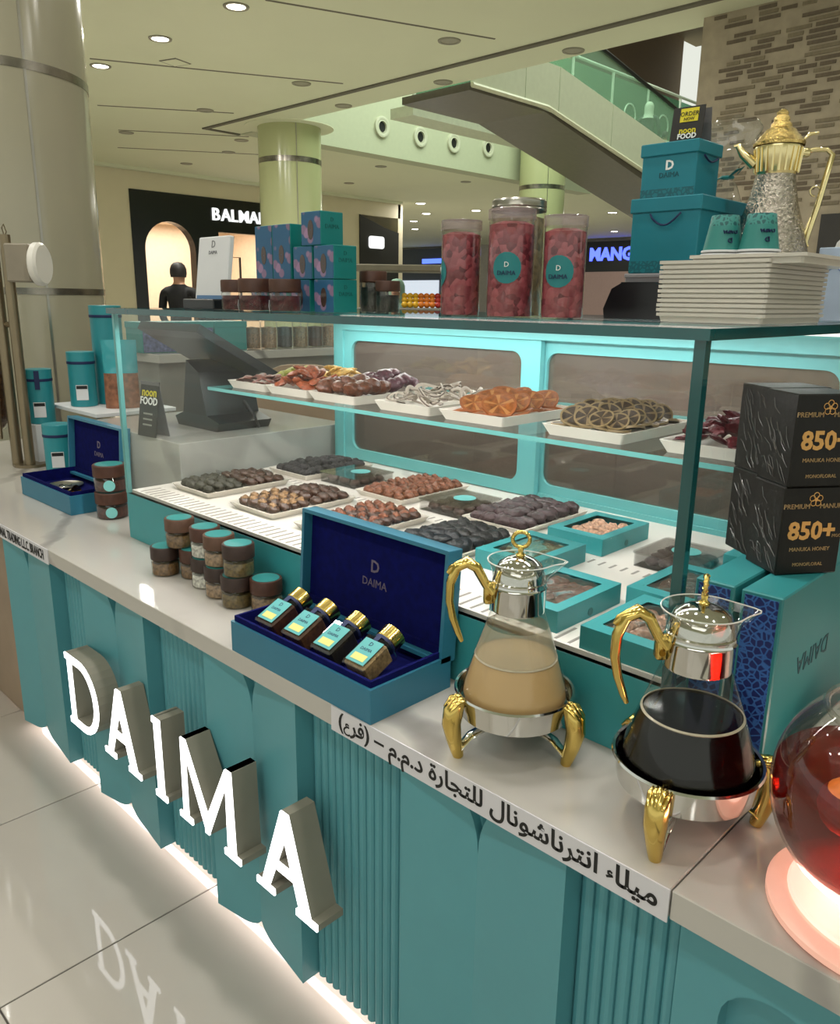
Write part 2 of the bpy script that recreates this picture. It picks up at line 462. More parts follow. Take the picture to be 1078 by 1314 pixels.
# upper landing balustrade with posts, rail and ring emblems
bal = thing('landing_balustrade', 'glass balustrade with white posts and ring emblems on the upper landing', 'balustrade', (-9.6, 12.0, 5.0))
G().tube([(0, -2.5, 0.95), (0, 9.0, 0.95)], 0.03, 8).obj('top_rail', mat('white_rail', '#d8e0d2', 0.3), bal)
for k in range(7):
    G().box((-0.02, -2.4 + k * 1.4, -0.6), (0.02, -2.36 + k * 1.4, 0.93)).obj('post', MATS['white_rail'], bal)
    gp = G().box((-0.006, -2.33 + k * 1.4, -0.55), (0.006, -1.03 + k * 1.4, 0.86)).obj('glass_panel', glass('landing_glass', (0.55, 0.78, 0.66), 1.0, 0.03, haze='#6f9c80', haze_amt=0.45), bal)
    G().tube([(0.012, -1.68 + k * 1.4 + 0.22 * math.cos(t * PI / 8), 0.25 + 0.22 * math.sin(t * PI / 8)) for t in range(16)], 0.018, 5, closed=True).obj('ring_emblem', MATS['white_rail'], gp)
G().box((-0.4, -2.5, -0.75), (0.1, 9.0, -0.6)).obj('slab_edge', mat('slab_edge', '#c8ceb4', 0.5), bal)

# ---------------------------------------------------------------- store fronts
FAC = mat('black_facade', '#0d0e0c', 0.25)
xs = -18.8
def west(poly, x0, x1, g, m=0): yz(poly, x0, x1, g, m)
g = G()
west([(4, 3.93), (18.3, 3.93), (18.3, 4.4), (4, 4.4)], xs - 0.3, xs, g)
west([(4, 0), (9.47, 0), (9.47, 3.93), (4, 3.93)], xs - 0.3, xs, g)
west([(14.6, 0), (16.6, 0), (16.6, 3.93), (14.6, 3.93)], xs - 0.3, xs, g)
g.box((xs - 4, 18.2, 0), (xs, 18.4, 4.4))
g.obj('wall_left', CREAM_PANEL, kind='structure')
# boutique front: black slab with an arch and a wide opening
arc = [(10.455 + 0.675 * math.cos(math.radians(a)), 2.6 + 0.675 * math.sin(math.radians(a))) for a in range(180, -1, -12)]
g = G()
west([(9.47, 0), (9.78, 0), (9.78, 2.6)] + [(9.47, 2.6)], xs - 0.25, xs + 0.02, g)
west([(9.47, 2.6)] + arc[:8] + [(10.455, 3.93), (9.47, 3.93)], xs - 0.25, xs + 0.02, g)
west(arc[7:] + [(11.81, 2.6), (11.81, 3.93), (10.455, 3.93)], xs - 0.25, xs + 0.02, g)
west([(11.13, 0), (11.81, 0), (11.81, 2.6), (11.13, 2.6)], xs - 0.25, xs + 0.02, g)
west([(11.81, 3.12), (14.6, 3.12), (14.6, 3.93), (11.81, 3.93)], xs - 0.25, xs + 0.02, g)
west([(14.2, 0), (14.6, 0), (14.6, 3.12), (14.2, 3.12)], xs - 0.25, xs + 0.02, g)
fac = thing('boutique_front', 'black boutique facade with a lit arched doorway and white raised sign', 'shop front', (0, 0, 0))
g.obj('facade', FAC, fac)
SIGN_W = emission('sign_white', '#f4f6f2', 1.1)
for k, ch in enumerate('BALMAIN'):
    yy = 11.62 + (0, 0.275, 0.56, 0.79, 1.12, 1.405, 1.54)[k]
    G().text(ch, 0.42, T(xs + 0.05, yy, 3.40) @ EAST, ex=0.03, align='LEFT', valign='BOTTOM_BASELINE', off=0.003, res=3).obj('letter', SIGN_W, fac)
SHOP_IN = mat('shop_interior', '#e6d2b8', 0.7, var=0.04)
g = G(); g.box((xs - 4.2, 9.0, 0), (xs - 4.0, 14.8, 3.6)); g.box((xs - 4.1, 8.9, 0), (xs - 0.25, 9.0, 3.6)); g.box((xs - 4.1, 14.7, 0), (xs - 0.25, 14.8, 3.6)); g.box((xs - 4.1, 8.9, 3.55), (xs - 0.25, 14.8, 3.62))
g.obj('interior_shell', SHOP_IN, fac)
g = G(); g.text('MAIN', 0.55, T(xs - 3.95, 9.55, 2.72) @ EAST, ex=0.02, off=0.01); g.obj('gold_lettering', mat('sign_gold', '#c99a4a', 0.4), fac)
G().box((xs - 3.98, 10.35, 2.0), (xs - 3.93, 10.75, 2.5)).obj('picture', mat('picture_grey', '#44484f', 0.5), fac)
area_light('boutique_light', (xs - 2.0, 11.8, 3.5), 3.0, 170, (1.0, 0.90, 0.80), (0, 0, 0), 4.0)
# clothes rail inside the arch
rk = thing('clothes_rail', 'clothes rail with dark garments inside the arched doorway', 'clothes rail', (xs - 3.3, 10.6, 0))
G().tube([(0, -0.7, 0), (0, -0.7, 1.9), (0, 0.7, 1.9), (0, 0.7, 0)], 0.02, 6).obj('rail', STEEL, rk)
for k in range(4):
    G().box((-0.16, -0.55 + 0.27 * k, 1.0), (0.16, -0.42 + 0.27 * k, 1.82), bev=0.05).obj('garment', [BLACK, mat('garment_grey', '#8c8880', 0.8), BLACK, mat('garment_sand', '#b5a688', 0.8)][k], rk)
# shelf seen through the wide opening
sh = thing('shop_display_frame', 'thin black display frame in the wide lit shop opening', 'display frame', (xs - 1.4, 12.6, 0))
G().tube([(0, -0.1, 0), (0, -0.1, 2.6), (0, 0.75, 2.6), (0, 0.75, 0)], 0.035, 4).obj('frame', BLACK, sh)
G().box((-0.3, -0.05, 0.9), (0.3, 0.7, 0.98)).obj('shelf', BLACK, sh)
G().blob(0.14, 0.14, 0.22, 10, 8, 0.1, seed=2, M=T(0, 0.2, 1.2)).obj('handbag', mat('bag_brown', '#6b5545', 0.6), sh)
# second dark shop front further along
f2 = thing('dark_shop_front', 'dark shop front with a small white sign further down the mall', 'shop front', (0, 0, 0))
g = G(); west([(16.6, 0), (18.2, 0), (18.2, 3.5), (17.6, 3.62), (16.6, 3.93)], xs - 0.2, xs + 0.03, g); g.obj('facade', mat('charcoal_facade', '#23231f', 0.4), f2)
g = G(); west(rrect(16.95, 17.55, 3.0, 3.35, 0.08), xs + 0.03, xs + 0.08, g); g.obj('sign', SIGN_W, f2)
# far end of the mall
g = G(); g.box((-45, 34.2, 0), (12, 34.5, 4.4)); g.obj('wall_far', mat('far_wall', '#b9b3aa', 0.7), kind='structure')
f3 = thing('far_fashion_shop', 'black shop front with blue lit sign at the far end of the mall', 'shop front', (0, 0, 0))
G().box((-23.0, 33.8, 0), (-17.5, 34.19, 4.25)).obj('facade', FAC, f3)
G().text('MANGO', 0.78, T(-21.95, 33.78, 3.42) @ FRONT, ex=0.03, align='LEFT', valign='BOTTOM_BASELINE', off=0.03).obj('lettering', emission('sign_blue', '#4a5bff', 2.6), f3)
G().box((-22.6, 33.7, 0.0), (-18.2, 33.79, 2.9)).obj('shop_window', mat('far_window', '#7d6a60', 0.3, emit='#9a7f70', emit_str=0.25), f3)
f4 = thing('far_grey_shop', 'dark grey shop front with a thin blue sign at the far end', 'shop front', (0, 0, 0))
G().box((-36.5, 33.8, 0), (-31.0, 34.19, 4.3)).obj('facade', mat('slate_facade', '#3a4048', 0.5), f4)
G().box((-32.9, 33.74, 3.5), (-30.9, 33.8, 3.75)).obj('sign', emission('sign_blue2', '#5a78ff', 1.5), f4)
G().box((-36.0, 33.7, 0.0), (-31.6, 33.79, 2.6)).obj('shop_window', mat('far_window_pale', '#b9c0c8', 0.3, emit='#c3ccd8', emit_str=0.8), f4)
# ---------------------------------------------------------------- downlights
LAMP = emission('downlight_lens', '#fff9ee', 14.0)
LAMP_OFF = mat('downlight_off', '#9a9684', 0.5)
def downlight(x, y, on, label, group, power=60, r=0.10):
    t = thing('ceiling_downlight', label, 'ceiling light', (x, y, 4.4), 0, group)
    G().lathe([(r + 0.035, 0), (r + 0.03, -0.012), (r, -0.012), (r - 0.01, 0.0)], 24).obj('trim_ring', mat('downlight_ring', '#8d8a78', 0.5), t, 40)
    G().lathe([(r, -0.006), (0.001, -0.006)], 24).obj('lens', LAMP if on else LAMP_OFF, t)
    if on and power:
        area_light('downlight_lamp', (x, y, 4.37), 2 * r, power, (1.0, 0.97, 0.90), (0, 0, 0), shape='DISK')
    return t
ORD = ('first', 'second', 'third', 'fourth', 'fifth', 'sixth', 'seventh', 'eighth', 'ninth')
ON = 'lit downlights in the row over the aisle'
for k, (x, y) in enumerate(((-7.876, 5.29), (-9.45, 5.29), (-11.09, 5.33))):
    downlight(x, y, True, ['bright ceiling downlight, the largest of the lit row', 'bright ceiling downlight in the middle of the lit row', 'bright ceiling downlight next to the big column'][k], ON)
for _k, (x, y) in enumerate(((-7.0, 7.58), (-9.81, 7.61), (-12.3, 7.6), (-15.0, 7.6))):
    downlight(x, y, False, 'unlit downlight recessed in the row before the ceiling slot, ' + ORD[_k] + ' along', 'unlit downlights before the slot')
for _k, (x, y) in enumerate(((-8.28, 8.86), (-10.38, 8.86), (-6.15, 8.84))):
    downlight(x, y, False, 'unlit downlight in the ceiling strip beside the escalator void, ' + ORD[_k] + ' along', 'unlit downlights beside the void')
for _k, (x, y) in enumerate(((-14.0, 9.4), (-15.3, 9.95), (-17.3, 10.14), (-14.2, 13.2), (-14.3, 16.2), (-16.8, 14.5))):
    downlight(x, y, False, 'unlit downlight in the ceiling between bulkhead and boutique, ' + ORD[_k] + ' along', 'unlit downlights by the boutique')
for _k, (x, y) in enumerate(((-18.45, 18.83), (-20.4, 21.1), (-22.7, 22.8), (-25.1, 25.3), (-18.4, 21.4), (-19.0, 31.0), (-16.4, 22.4), (-15.2, 24.6))):
    downlight(x, y, True, 'small lit downlight far down the mall ceiling, ' + ORD[_k] + ' along', 'lit downlights far down the mall', 30, 0.15)
# the lit row goes on over the kiosk, out of the picture
for x in (-6.3, -4.7, -3.1, -1.5, 0.1, 1.7):
    for y in (-1.2, 1.2, 5.3):
        area_light('downlight_lamp', (x, y, 4.37), 0.2, 11, (1.0, 0.97, 0.92), (0, 0, 0), shape='DISK')
av = thing('access_hatch', 'small square access hatch in the ceiling near the column', 'ceiling hatch', (-10.2, 5.9, 4.4), 0.3)
G().box((-0.14, -0.14, -0.006), (0.14, 0.14, 0.0)).obj('hatch_frame', GROOVE, av)
G().box((-0.12, -0.12, -0.009), (0.12, 0.12, -0.005)).obj('hatch_panel', CEIL, av)
# ================================================================== THE KIOSK COUNTER
YF = 0.845
kc = thing('kiosk_counter', 'teal kiosk counter with fluted and winged panels along its front', 'counter', (0, 0, 0))
g = G().box((-4.3, 0.925, 0.10), (0.9, 1.93, 0.7345)); g.obj('carcass', TEAL, kc)
G().box((-4.2, 0.99, 0.0), (0.9, 1.9, 0.10)).obj('plinth', mat('plinth_grey', '#8d8a86', 0.6), kc)
G().box((-4.2, 0.945, 0.082), (0.9, 0.965, 0.098)).obj('led_strip', emission('led_warm_pink', '#ffd9cc', 1.2), kc)
area_light('underglow_lamp', (-2.1, 0.950, 0.070), 6.0, 4.6, (1.0, 0.86, 0.80), (math.radians(-48), 0, 0), 0.02)
def fluted(x0, x1):
    n = max(3, round((x1 - x0) / 0.0228)); p = (x1 - x0) / n
    P = [(x0, 0.925)]
    for i in range(n):
        for t in range(6):
            a = PI * t / 6
            P.append((x0 + p * (i + 0.5 - 0.5 * math.cos(a) * 0.98), 0.905 - 0.011 * math.sin(a)))
    P += [(x1, 0.905), (x1, 0.925)]
    m = len(P)
    V = [(x, y, 0.055) for x, y in P] + [(x, y, 0.736) for x, y in P]
    F = [(i, i + 1, m + i + 1, m + i) for i in range(m - 1)] + [tuple(range(m))[::-1], tuple(range(m, 2 * m))]
    return G().add(V, F).obj('fluted_panel', TEAL, kc, 25)
def wing(xo, xj):
    """panel standing proud at its outer edge xo and sloping in to the valley at xj, its corners rounded off at the valley"""
    n = 14; V = []; F = []
    for i in range(n + 1):
        t = 0.5 - 0.5 * math.cos(PI * i / n) if False else (i / n) ** 1.8   # finer towards the valley
        x = xj + (xo - xj) * t
        y = 0.880 + (0.855 - 0.880) * t
        q = math.sqrt(max(0, 1 - (1 - min(1, abs(x - xj) / 0.068)) ** 2))
        zt = 0.622 + 0.114 * q
        zb = 0.088 - 0.033 * q
        V += [(x, y, zb), (x, y, zt), (x, 0.903, zb), (x, 0.903, zt)]
    for i in range(n):
        a = 4 * i; b = a + 4
        F += [(a, a + 1, b + 1, b), (a + 2, b + 2, b + 3, a + 3), (a + 1, a + 3, b + 3, b + 1), (a, b, b + 2, a + 2)]
    F += [(0, 2, 3, 1), (4 * n, 4 * n + 1, 4 * n + 3, 4 * n + 2)]
    if xo < xj: F = [tuple(reversed(f)) for f in F]
    return G().add(V, F).obj('wing_panel', TEAL, kc, 30)
edges = [(-2.80, -2.755, -2.62, -2.375), (-2.375, -2.155, -2.009, -1.792), (-1.792, -1.508, -1.358, -1.168), (-1.168, -0.867, -0.713, -0.529)]
for a, b, c, d in edges:
    fluted(a, d)               # the fluting runs on behind the wings
    wing(b, c); wing(d, c)
G().box((-4.3, 0.895, 0.02), (-2.805, 0.925, 0.736)).obj('end_panel', mat('taupe_end_panel', '#94806c', 0.5, var=0.1, scale=6), kc)
fluted(-0.529, -0.366)
# plain end panel with an arched niche
cx, r0, spr = -0.236, 0.068, 0.60
out = []; inn = []
arcp = [(cx - r0, 0.055)] + [(cx + r0 * math.cos(math.radians(a)), spr + 0.062 * math.sin(math.radians(a))) for a in range(180, -1, -15)] + [(cx + r0, 0.055)]
def project(p):
    x, z = p
    if z <= 0.056: return (-0.36 if x < cx else 0.02, 0.055)
    a = math.atan2(z - spr, x - cx)
    t = min(0.19 / max(1e-6, abs(math.cos(a))), 0.136 / max(1e-6, abs(math.sin(a))))
    return (cx + t * math.cos(a) * (0.124 / 0.19 if x < cx else 0.256 / 0.19) if abs(math.cos(a)) > 1e-6 else cx, spr + t * math.sin(a))
g = G()
outp = [(max(-0.36, min(0.02, project(p)[0])), min(0.736, project(p)[1])) for p in arcp]
n = len(arcp)
V = [(x, 0.885, z) for x, z in arcp] + [(x, 0.885, z) for x, z in outp] + [(x, 0.92, z) for x, z in arcp]
F = [(i, n + i, n + i + 1, i + 1) for i in range(n - 1)] + [(i, i + 1, 2 * n + i + 1, 2 * n + i) for i in range(n - 1)]
g.add(V, F)
g.box((0.02, 0.885, 0.055), (0.9, 0.925, 0.736)); g.box((-0.366, 0.885, 0.055), (-0.36, 0.925, 0.736)); g.box((-0.36, 0.915, 0.055), (0.02, 0.925, 0.736))
g.obj('niche_panel', TEAL, kc, 30)

# worktop slabs
G().box((-4.35, YF, 0.7365), (-0.3685, 2.0, 0.78), bev=0.0015).obj('marble_worktop', MARBLE, label='long white veined marble worktop along the kiosk counter', cat='worktop')
G().box((-0.3665, YF, 0.7365), (0.95, 2.0, 0.78), bev=0.0015).obj('marble_worktop', MARBLE, label='short marble worktop section past the seam under the glass punch bowl', cat='worktop')

# printed strips stuck to the worktop edge
STRIP = mat('white_sticker', '#d6d4da', 0.4, var=0.01)
st = thing('sign_strip', 'white sticker strip with black Arabic lettering on the worktop edge', 'sign', (-1.04, YF, 0.757))
G().box((0, -0.0025, -0.0255), (0.672, 0.0, 0.0235)).obj('strip', STRIP, st)
AR = ['\u0645\u064a\u0644\u0627\u0621', '\u0627\u0646\u062a\u0631\u0646\u0627\u0634\u0648\u0646\u0627\u0644', '\u0644\u0644\u062a\u062c\u0627\u0631\u0629', '\u062f.\u0645.\u0645', '\u2013', '(\u0641\u0631\u0639)']
FORMS = {'\u0645': 'FEE1', '\u064a': 'FEF1', '\u0644': 'FEDD', '\u0627': 'FE8D', '\u0621': 'FE80', '\u0646': 'FEE5', '\u062a': 'FE95', '\u0631': 'FEAD', '\u0634': 'FEB5', '\u0648': 'FEED', '\u062c': 'FE9D', '\u0629': 'FE93', '\u062f': 'FEA9', '\u0641': 'FED1', '\u0639': 'FEC9'}
NOJOIN = set('\u0627\u0631\u0648\u062f\u0629\u0621')
def shape(w):
    """contextual letter forms in visual (left to right) order"""
    out = []
    for i, ch in enumerate(w):
        if ch not in FORMS:
            out.append({'(': ')', ')': '('}.get(ch, ch)); continue
        prv = i > 0 and w[i - 1] in FORMS and w[i - 1] not in NOJOIN
        nxt = ch not in NOJOIN and i + 1 < len(w) and w[i + 1] in FORMS and w[i + 1] != '\u0621'
        b = int(FORMS[ch], 16)
        if ch == '\u0621': k = 0
        elif ch in NOJOIN: k = 1 if prv else 0
        else: k = {(False, False): 0, (True, False): 1, (False, True): 2, (True, True): 3}[(prv, nxt)]
        out.append(chr(b + k))
    return ''.join(reversed(out))
line = ' '.join(shape(w) for w in reversed(AR))
def _span(s):
    V, F = text_geo(s, 0.042, 0.0003, 'LEFT', 0.0, 3, 'BOTTOM_BASELINE', 0.0)
    return max(v[0] for v in V) - min(v[0] for v in V)
g = G(); V = []; F = []; _x = 0.0; _bar = _span('||')
for ch in line:
    adv = _span('|' + ch + '|') - _bar
    hand = {'\u0621': 0.25, '\ufe80': 0.25, '\ufec9': 0.46}.get(ch)
    if hand:      # two letters drawn as pen strokes
        e_ = 0.042; adv = hand * e_; h_ = G()
        P1 = [(.19, .30), (.12, .345), (.055, .30), (.06, .235), (.13, .205), (.20, .21)] if hand < 0.3 else [(.34, .27), (.27, .325), (.19, .30), (.165, .235), (.21, .19), (.37, .185)]
        P2 = [(.0, .10), (.10, .15), (.22, .205)] if hand < 0.3 else [(.24, .185), (.12, .11), (.05, .0), (.07, -.12), (.17, -.195), (.31, -.19), (.42, -.13)]
        for P in (P1, P2): h_.tube([(x * e_, y * e_, 0) for x, y in P], 0.0018, 6, flat=0.2)
        o_ = len(V); V += [(x + _x, y, z) for x, y, z in h_.v]; F += [tuple(i + o_ for i in f) for f in h_.f]
    elif ch != ' ':
        v_, f_ = text_geo(ch, 0.042, 0.0003, 'LEFT', 0.0008, 3, 'BOTTOM_BASELINE', 0.0)
        o_ = len(V); V += [(x + _x, y, z) for x, y, z in v_]; F += [tuple(i + o_ for i in f) for f in f_]
    _x += adv
_w = max(v[0] for v in V) - min(v[0] for v in V); _x0 = min(v[0] for v in V)
g.add([((x - _x0) * 0.635 / _w, y, z) for x, y, z in V], F, 0, T(0.022, -0.003, -0.0105) @ FRONT)
g.obj('lettering', INK, st)
st2 = thing('sign_strip', 'white sticker strip with black Latin capitals at the far end of the worktop edge', 'sign', (-2.34, YF, 0.757))
G().box((-1.35, -0.0025, -0.0235), (0, 0.0, 0.0235)).obj('strip', STRIP, st2)
G().text('INTERNATIONAL TRADING L.L.C. BRANCH', 0.042, T(-0.03, -0.003, -0.014) @ FRONT, align='RIGHT', valign='BOTTOM_BASELINE', off=0.0008, sx=0.62).obj('lettering', INK, st2)

# ---------------------------------------------------------------- raised illuminated letters
LET_SIDE = mat('letter_return', '#8f8a7c', 0.45, var=0.04)
LET_FACE = emission('letter_face', '#ffffff', 2.6)
def outline(pts): return pts
H = 0.215
def stroke_poly(ch):
    t = 0.026   # stroke
    if ch == 'I': return [[(0.012, 0), (0.045, 0), (0.045, 0.012), (0.041, H), (0.014, H)]] if False else [rect(0.014, 0.042, 0, H), rect(0.004, 0.052, 0, 0.016)]
def rect(x0, x1, y0, y1): return [(x0, y0), (x1, y0), (x1, y1), (x0, y1)]
def bar(x0, y0, x1, y1, w):      # slanted stroke with level ends
    return [(x0 - w / 2, y0), (x0 + w / 2, y0), (x1 + w / 2, y1), (x1 - w / 2, y1)]
def dring(w, h, t):
    o = [(0.0, 0.0), (w * 0.42, 0.0)] + [(w * 0.42 + w * 0.58 * math.sin(math.radians(a)), h / 2 - h / 2 * math.cos(math.radians(a))) for a in range(12, 169, 12)] + [(w * 0.42, h), (0.0, h)]
    i = [(t, t * 0.85), (w * 0.42, t * 0.85)] + [(w * 0.42 + (w * 0.58 - t) * math.sin(math.radians(a)), h / 2 - (h / 2 - t * 0.85) * math.cos(math.radians(a))) for a in range(12, 169, 12)] + [(w * 0.42, h - t * 0.85), (t, h - t * 0.85)]
    return o, i
def letter(g, ch, z0, z1, m):
    if ch == 'D':
        o, i = dring(0.178, H, 0.024); o = [(x + 0.014, y) for x, y in o]; i = [(x + 0.014, y) for x, y in i]
        frame_poly(g, o, i, z0, z1, m)
        g.prism(rect(0.0, 0.016, 0, 0.017), z0, z1, m); g.prism(rect(0.0, 0.016, H - 0.017, H), z0, z1, m)
    elif ch == 'I':
        g.prism(rect(0.013, 0.041, 0.012, H), z0, z1, m); g.prism(rect(0.0, 0.054, 0, 0.015), z0, z1, m); g.prism(rect(0.004, 0.016, H - 0.015, H), z0, z1, m)
    elif ch == 'A':
        g.prism([(0.022, 0.012), (0.047, 0.012), (0.112, H - 0.05), (0.104, H), (0.096, H)], z0, z1, m)
        g.prism([(0.150, 0.012), (0.184, 0.012), (0.120, H), (0.104, H), (0.101, H - 0.05)], z0, z1, m)
        g.prism([(0.055, 0.070), (0.146, 0.070), (0.140, 0.091), (0.063, 0.091)], z0, z1, m)
        g.prism(rect(0.004, 0.066, 0, 0.015), z0, z1, m); g.prism(rect(0.138, 0.204, 0, 0.015), z0, z1, m)
    elif ch == 'M':
        g.prism([(0.018, 0.012), (0.038, 0.012), (0.040, H), (0.022, H)], z0, z1, m)
        g.prism([(0.118, 0.012), (0.128, 0.012), (0.136, 0.04), (0.042, H), (0.022, H)], z0, z1, m)
        g.prism([(0.112, 0.012), (0.126, 0.012), (0.226, H), (0.206, H), (0.112, 0.04)], z0, z1, m)
        g.prism([(0.204, 0.012), (0.234, 0.012), (0.228, H), (0.206, H)], z0, z1, m)
        g.prism(rect(0.0, 0.056, 0, 0.015), z0, z1, m); g.prism(rect(0.190, 0.252, 0, 0.015), z0, z1, m)
sg = thing('illuminated_sign', 'row of raised white lit letters reading DAIMA on the counter front', 'sign', (0, 0, 0))
for ch, x in (('D', -2.150), ('A', -1.935), ('I', -1.655), ('M', -1.540), ('A', -1.232)):
    g = G(); letter(g, ch, 0, 0.062, 0)
    lo = g.obj('letter', LET_SIDE, sg, None, (x, 0.8545, 0.322), (PI / 2, 0, 0))
    g = G(); letter(g, ch, 0.0622, 0.066, 0); g.obj('lit_face', LET_FACE, lo)

# ---------------------------------------------------------------- glass display case
X0, X1, Y0, Y1, ZB, ZD, ZT = -2.30, -0.507, 1.08, 1.93, 0.78, 0.931, 1.468
dc = thing('display_case', 'glass display case with teal base and teal framed rear doors on the worktop', 'display case', (0, 0, 0))
G().box((X0, Y0, ZB), (X1, Y1 + 0.03, 0.922), bev=0.001).obj('case_base', mat('base_teal', '#3a949a', 0.35, var=0.02), dc)
deck = G().box((X0 + 0.012, Y0 + 0.012, 0.922), (X1 - 0.012, Y1, ZD)).obj('deck', MARBLE_DECK, dc)
g = G()
for k in range(62):
    x = X0 + 0.05 + k * 0.028
    g.box((x, 1.10, ZD), (x + 0.006, 1.165, ZD + 0.0006)); g.box((x, 1.505, ZD), (x + 0.006, 1.535, ZD + 0.0006))
g.obj('vent_slots', mat('slot_dark', '#8a857f', 0.7), deck)
def pane(name, a, b, axis, parent, big=PANE, edge=PANE_EDGE):
    g = G().box(a, b)
    big_f = {0: (3, 5), 1: (2, 4), 2: (0, 1)}[axis]
    g.m = [0 if i in big_f else 1 for i in range(6)]
    return g.obj(name, [big, edge], parent)
pane('front_pane', (X0, Y0, 0.922), (X1, Y0 + 0.012, 1.452), 1, dc)
pane('end_pane', (X0, Y0 + 0.012, 0.922), (X0 + 0.012, Y1, 1.452), 0, dc)
pane('end_pane', (X1 - 0.012, Y0 + 0.012, 0.922), (X1, Y1, 1.452), 0, dc)
pane('top_pane', (X0 - 0.012, Y0 - 0.012, 1.452), (X1 + 0.012, Y1 + 0.03, ZT), 2, dc)
G().box((X1 - 0.014, Y0 - 0.002, 0.90), (X1 + 0.003, Y0 + 0.014, 1.452)).obj('corner_bead', PANE_EDGE, dc)
G().box((X0 - 0.001, Y0 - 0.001, 0.922), (X0 + 0.012, Y0 + 0.012, 1.452)).obj('corner_bead', mat('pale_glass_edge', '#5fa0a0', 0.1), dc)
sh_ = pane('glass_shelf', (X0 + 0.03, 1.36, 1.217), (X1 - 0.014, 1.905, 1.227), 2, dc, edge=mat('shelf_edge', '#5a9a98', 0.1, spec=0.8))
# rear frame and its two sliding doors
g = G()
g.box((X0, 1.905, 1.395), (X1, Y1 + 0.03, 1.452)); g.box((X0, 1.905, ZD), (X0 + 0.05, Y1 + 0.03, 1.395)); g.box((X1 - 0.03, 1.905, ZD), (X1, Y1 + 0.03, 1.395)); g.box((X0 + 0.05, 1.93, ZD), (X1 - 0.03, Y1 + 0.03, 0.945))
g.obj('rear_frame', TEAL_FRAME, dc)
REARGL = glass('smoked_rear_glass', (0.62, 0.57, 0.52), 1.2, 0.05, base=0.08, haze='#8a8078', haze_amt=0.28)
for xa, xb, yy, wa, wb in ((-2.25, -1.385, 1.912, -2.21, -1.452), (-1.435, -0.537, 1.936, -1.378, -0.585)):
    d = G()
    frame_poly(d, rrect(xa, xb, 0.934, 1.394, 0.002, 5), rrect(wa, wb, 0.972, 1.36, 0.035, 5), 0, 0.02, 0, T(0, yy + 0.02, 0) @ FRONT)
    d_ = d.obj('sliding_door', TEAL_FRAME, dc)
    p = G(); p.prism(rrect(wa - 0.01, wb + 0.01, 0.962, 1.37, 0.035, 5), 0, 0.004, 0, T(0, yy + 0.014, 0) @ FRONT); p.obj('window', REARGL, d_)
    G().tube([(wa + (wb - wa) * t / 30 if False else 0, 0, 0) for t in range(2)], 0.0001, 3) if False else None
# led lights inside the case
G().box((X0 + 0.06, 1.885, 1.436), (X1 - 0.03, 1.90, 1.448)).obj('led_bar', LED_WHITE, dc)
area_light('case_led_front', ((X0 + X1) / 2, Y0 + 0.05, 1.43), 1.65, 7.0, (1.0, 0.94, 0.90), (math.radians(10), 0, 0), 0.03)
area_light('case_led_rear', ((X0 + X1) / 2, 1.79, 1.43), 1.65, 4.4, (1.0, 0.95, 0.92), (0, 0, 0), 0.03)

# raised marble block beyond the end of the case and the kiosk's other counters
G().box((-3.02, 1.285, 0.7802), (-2.335, 1.99, 1.043), bev=0.002).obj('raised_marble_block', MARBLE, label='raised white marble block beside the glass case, holding the till screen', cat='worktop')
lw = thing('rear_counter', 'teal and marble side counter behind the till screen', 'counter', (0, 0, 0))
G().box((-4.35, 2.06, 0.0), (-3.9, 4.6, 1.17)).obj('carcass', mat('grey_carcass', '#8b867f', 0.6), lw)
G().box((-4.4, 2.04, 1.17), (-3.86, 4.65, 1.215), bev=0.002).obj('top', MARBLE, lw)
bk = thing('opposite_counter', 'grey brown counter on the far side of the kiosk, seen through the rear doors', 'counter', (0, 0, 0))
G().box((-3.7, 3.3, 0.0), (0.8, 3.8, 0.98)).obj('carcass', mat('taupe_carcass', '#85796d', 0.6), bk)
G().box((-3.75, 3.25, 0.98), (0.85, 3.85, 1.02), bev=0.002).obj('top', MARBLE, bk)
for k in range(5):
    G().box((-3.62 + k * 0.88, 3.285, 0.08), (-2.80 + k * 0.88, 3.299, 0.9), bev=0.004).obj('door', mat('taupe_door', '#94877a', 0.5), bk)
# ================================================================== THINGS ON THE WORKTOP
ZW = 0.7805
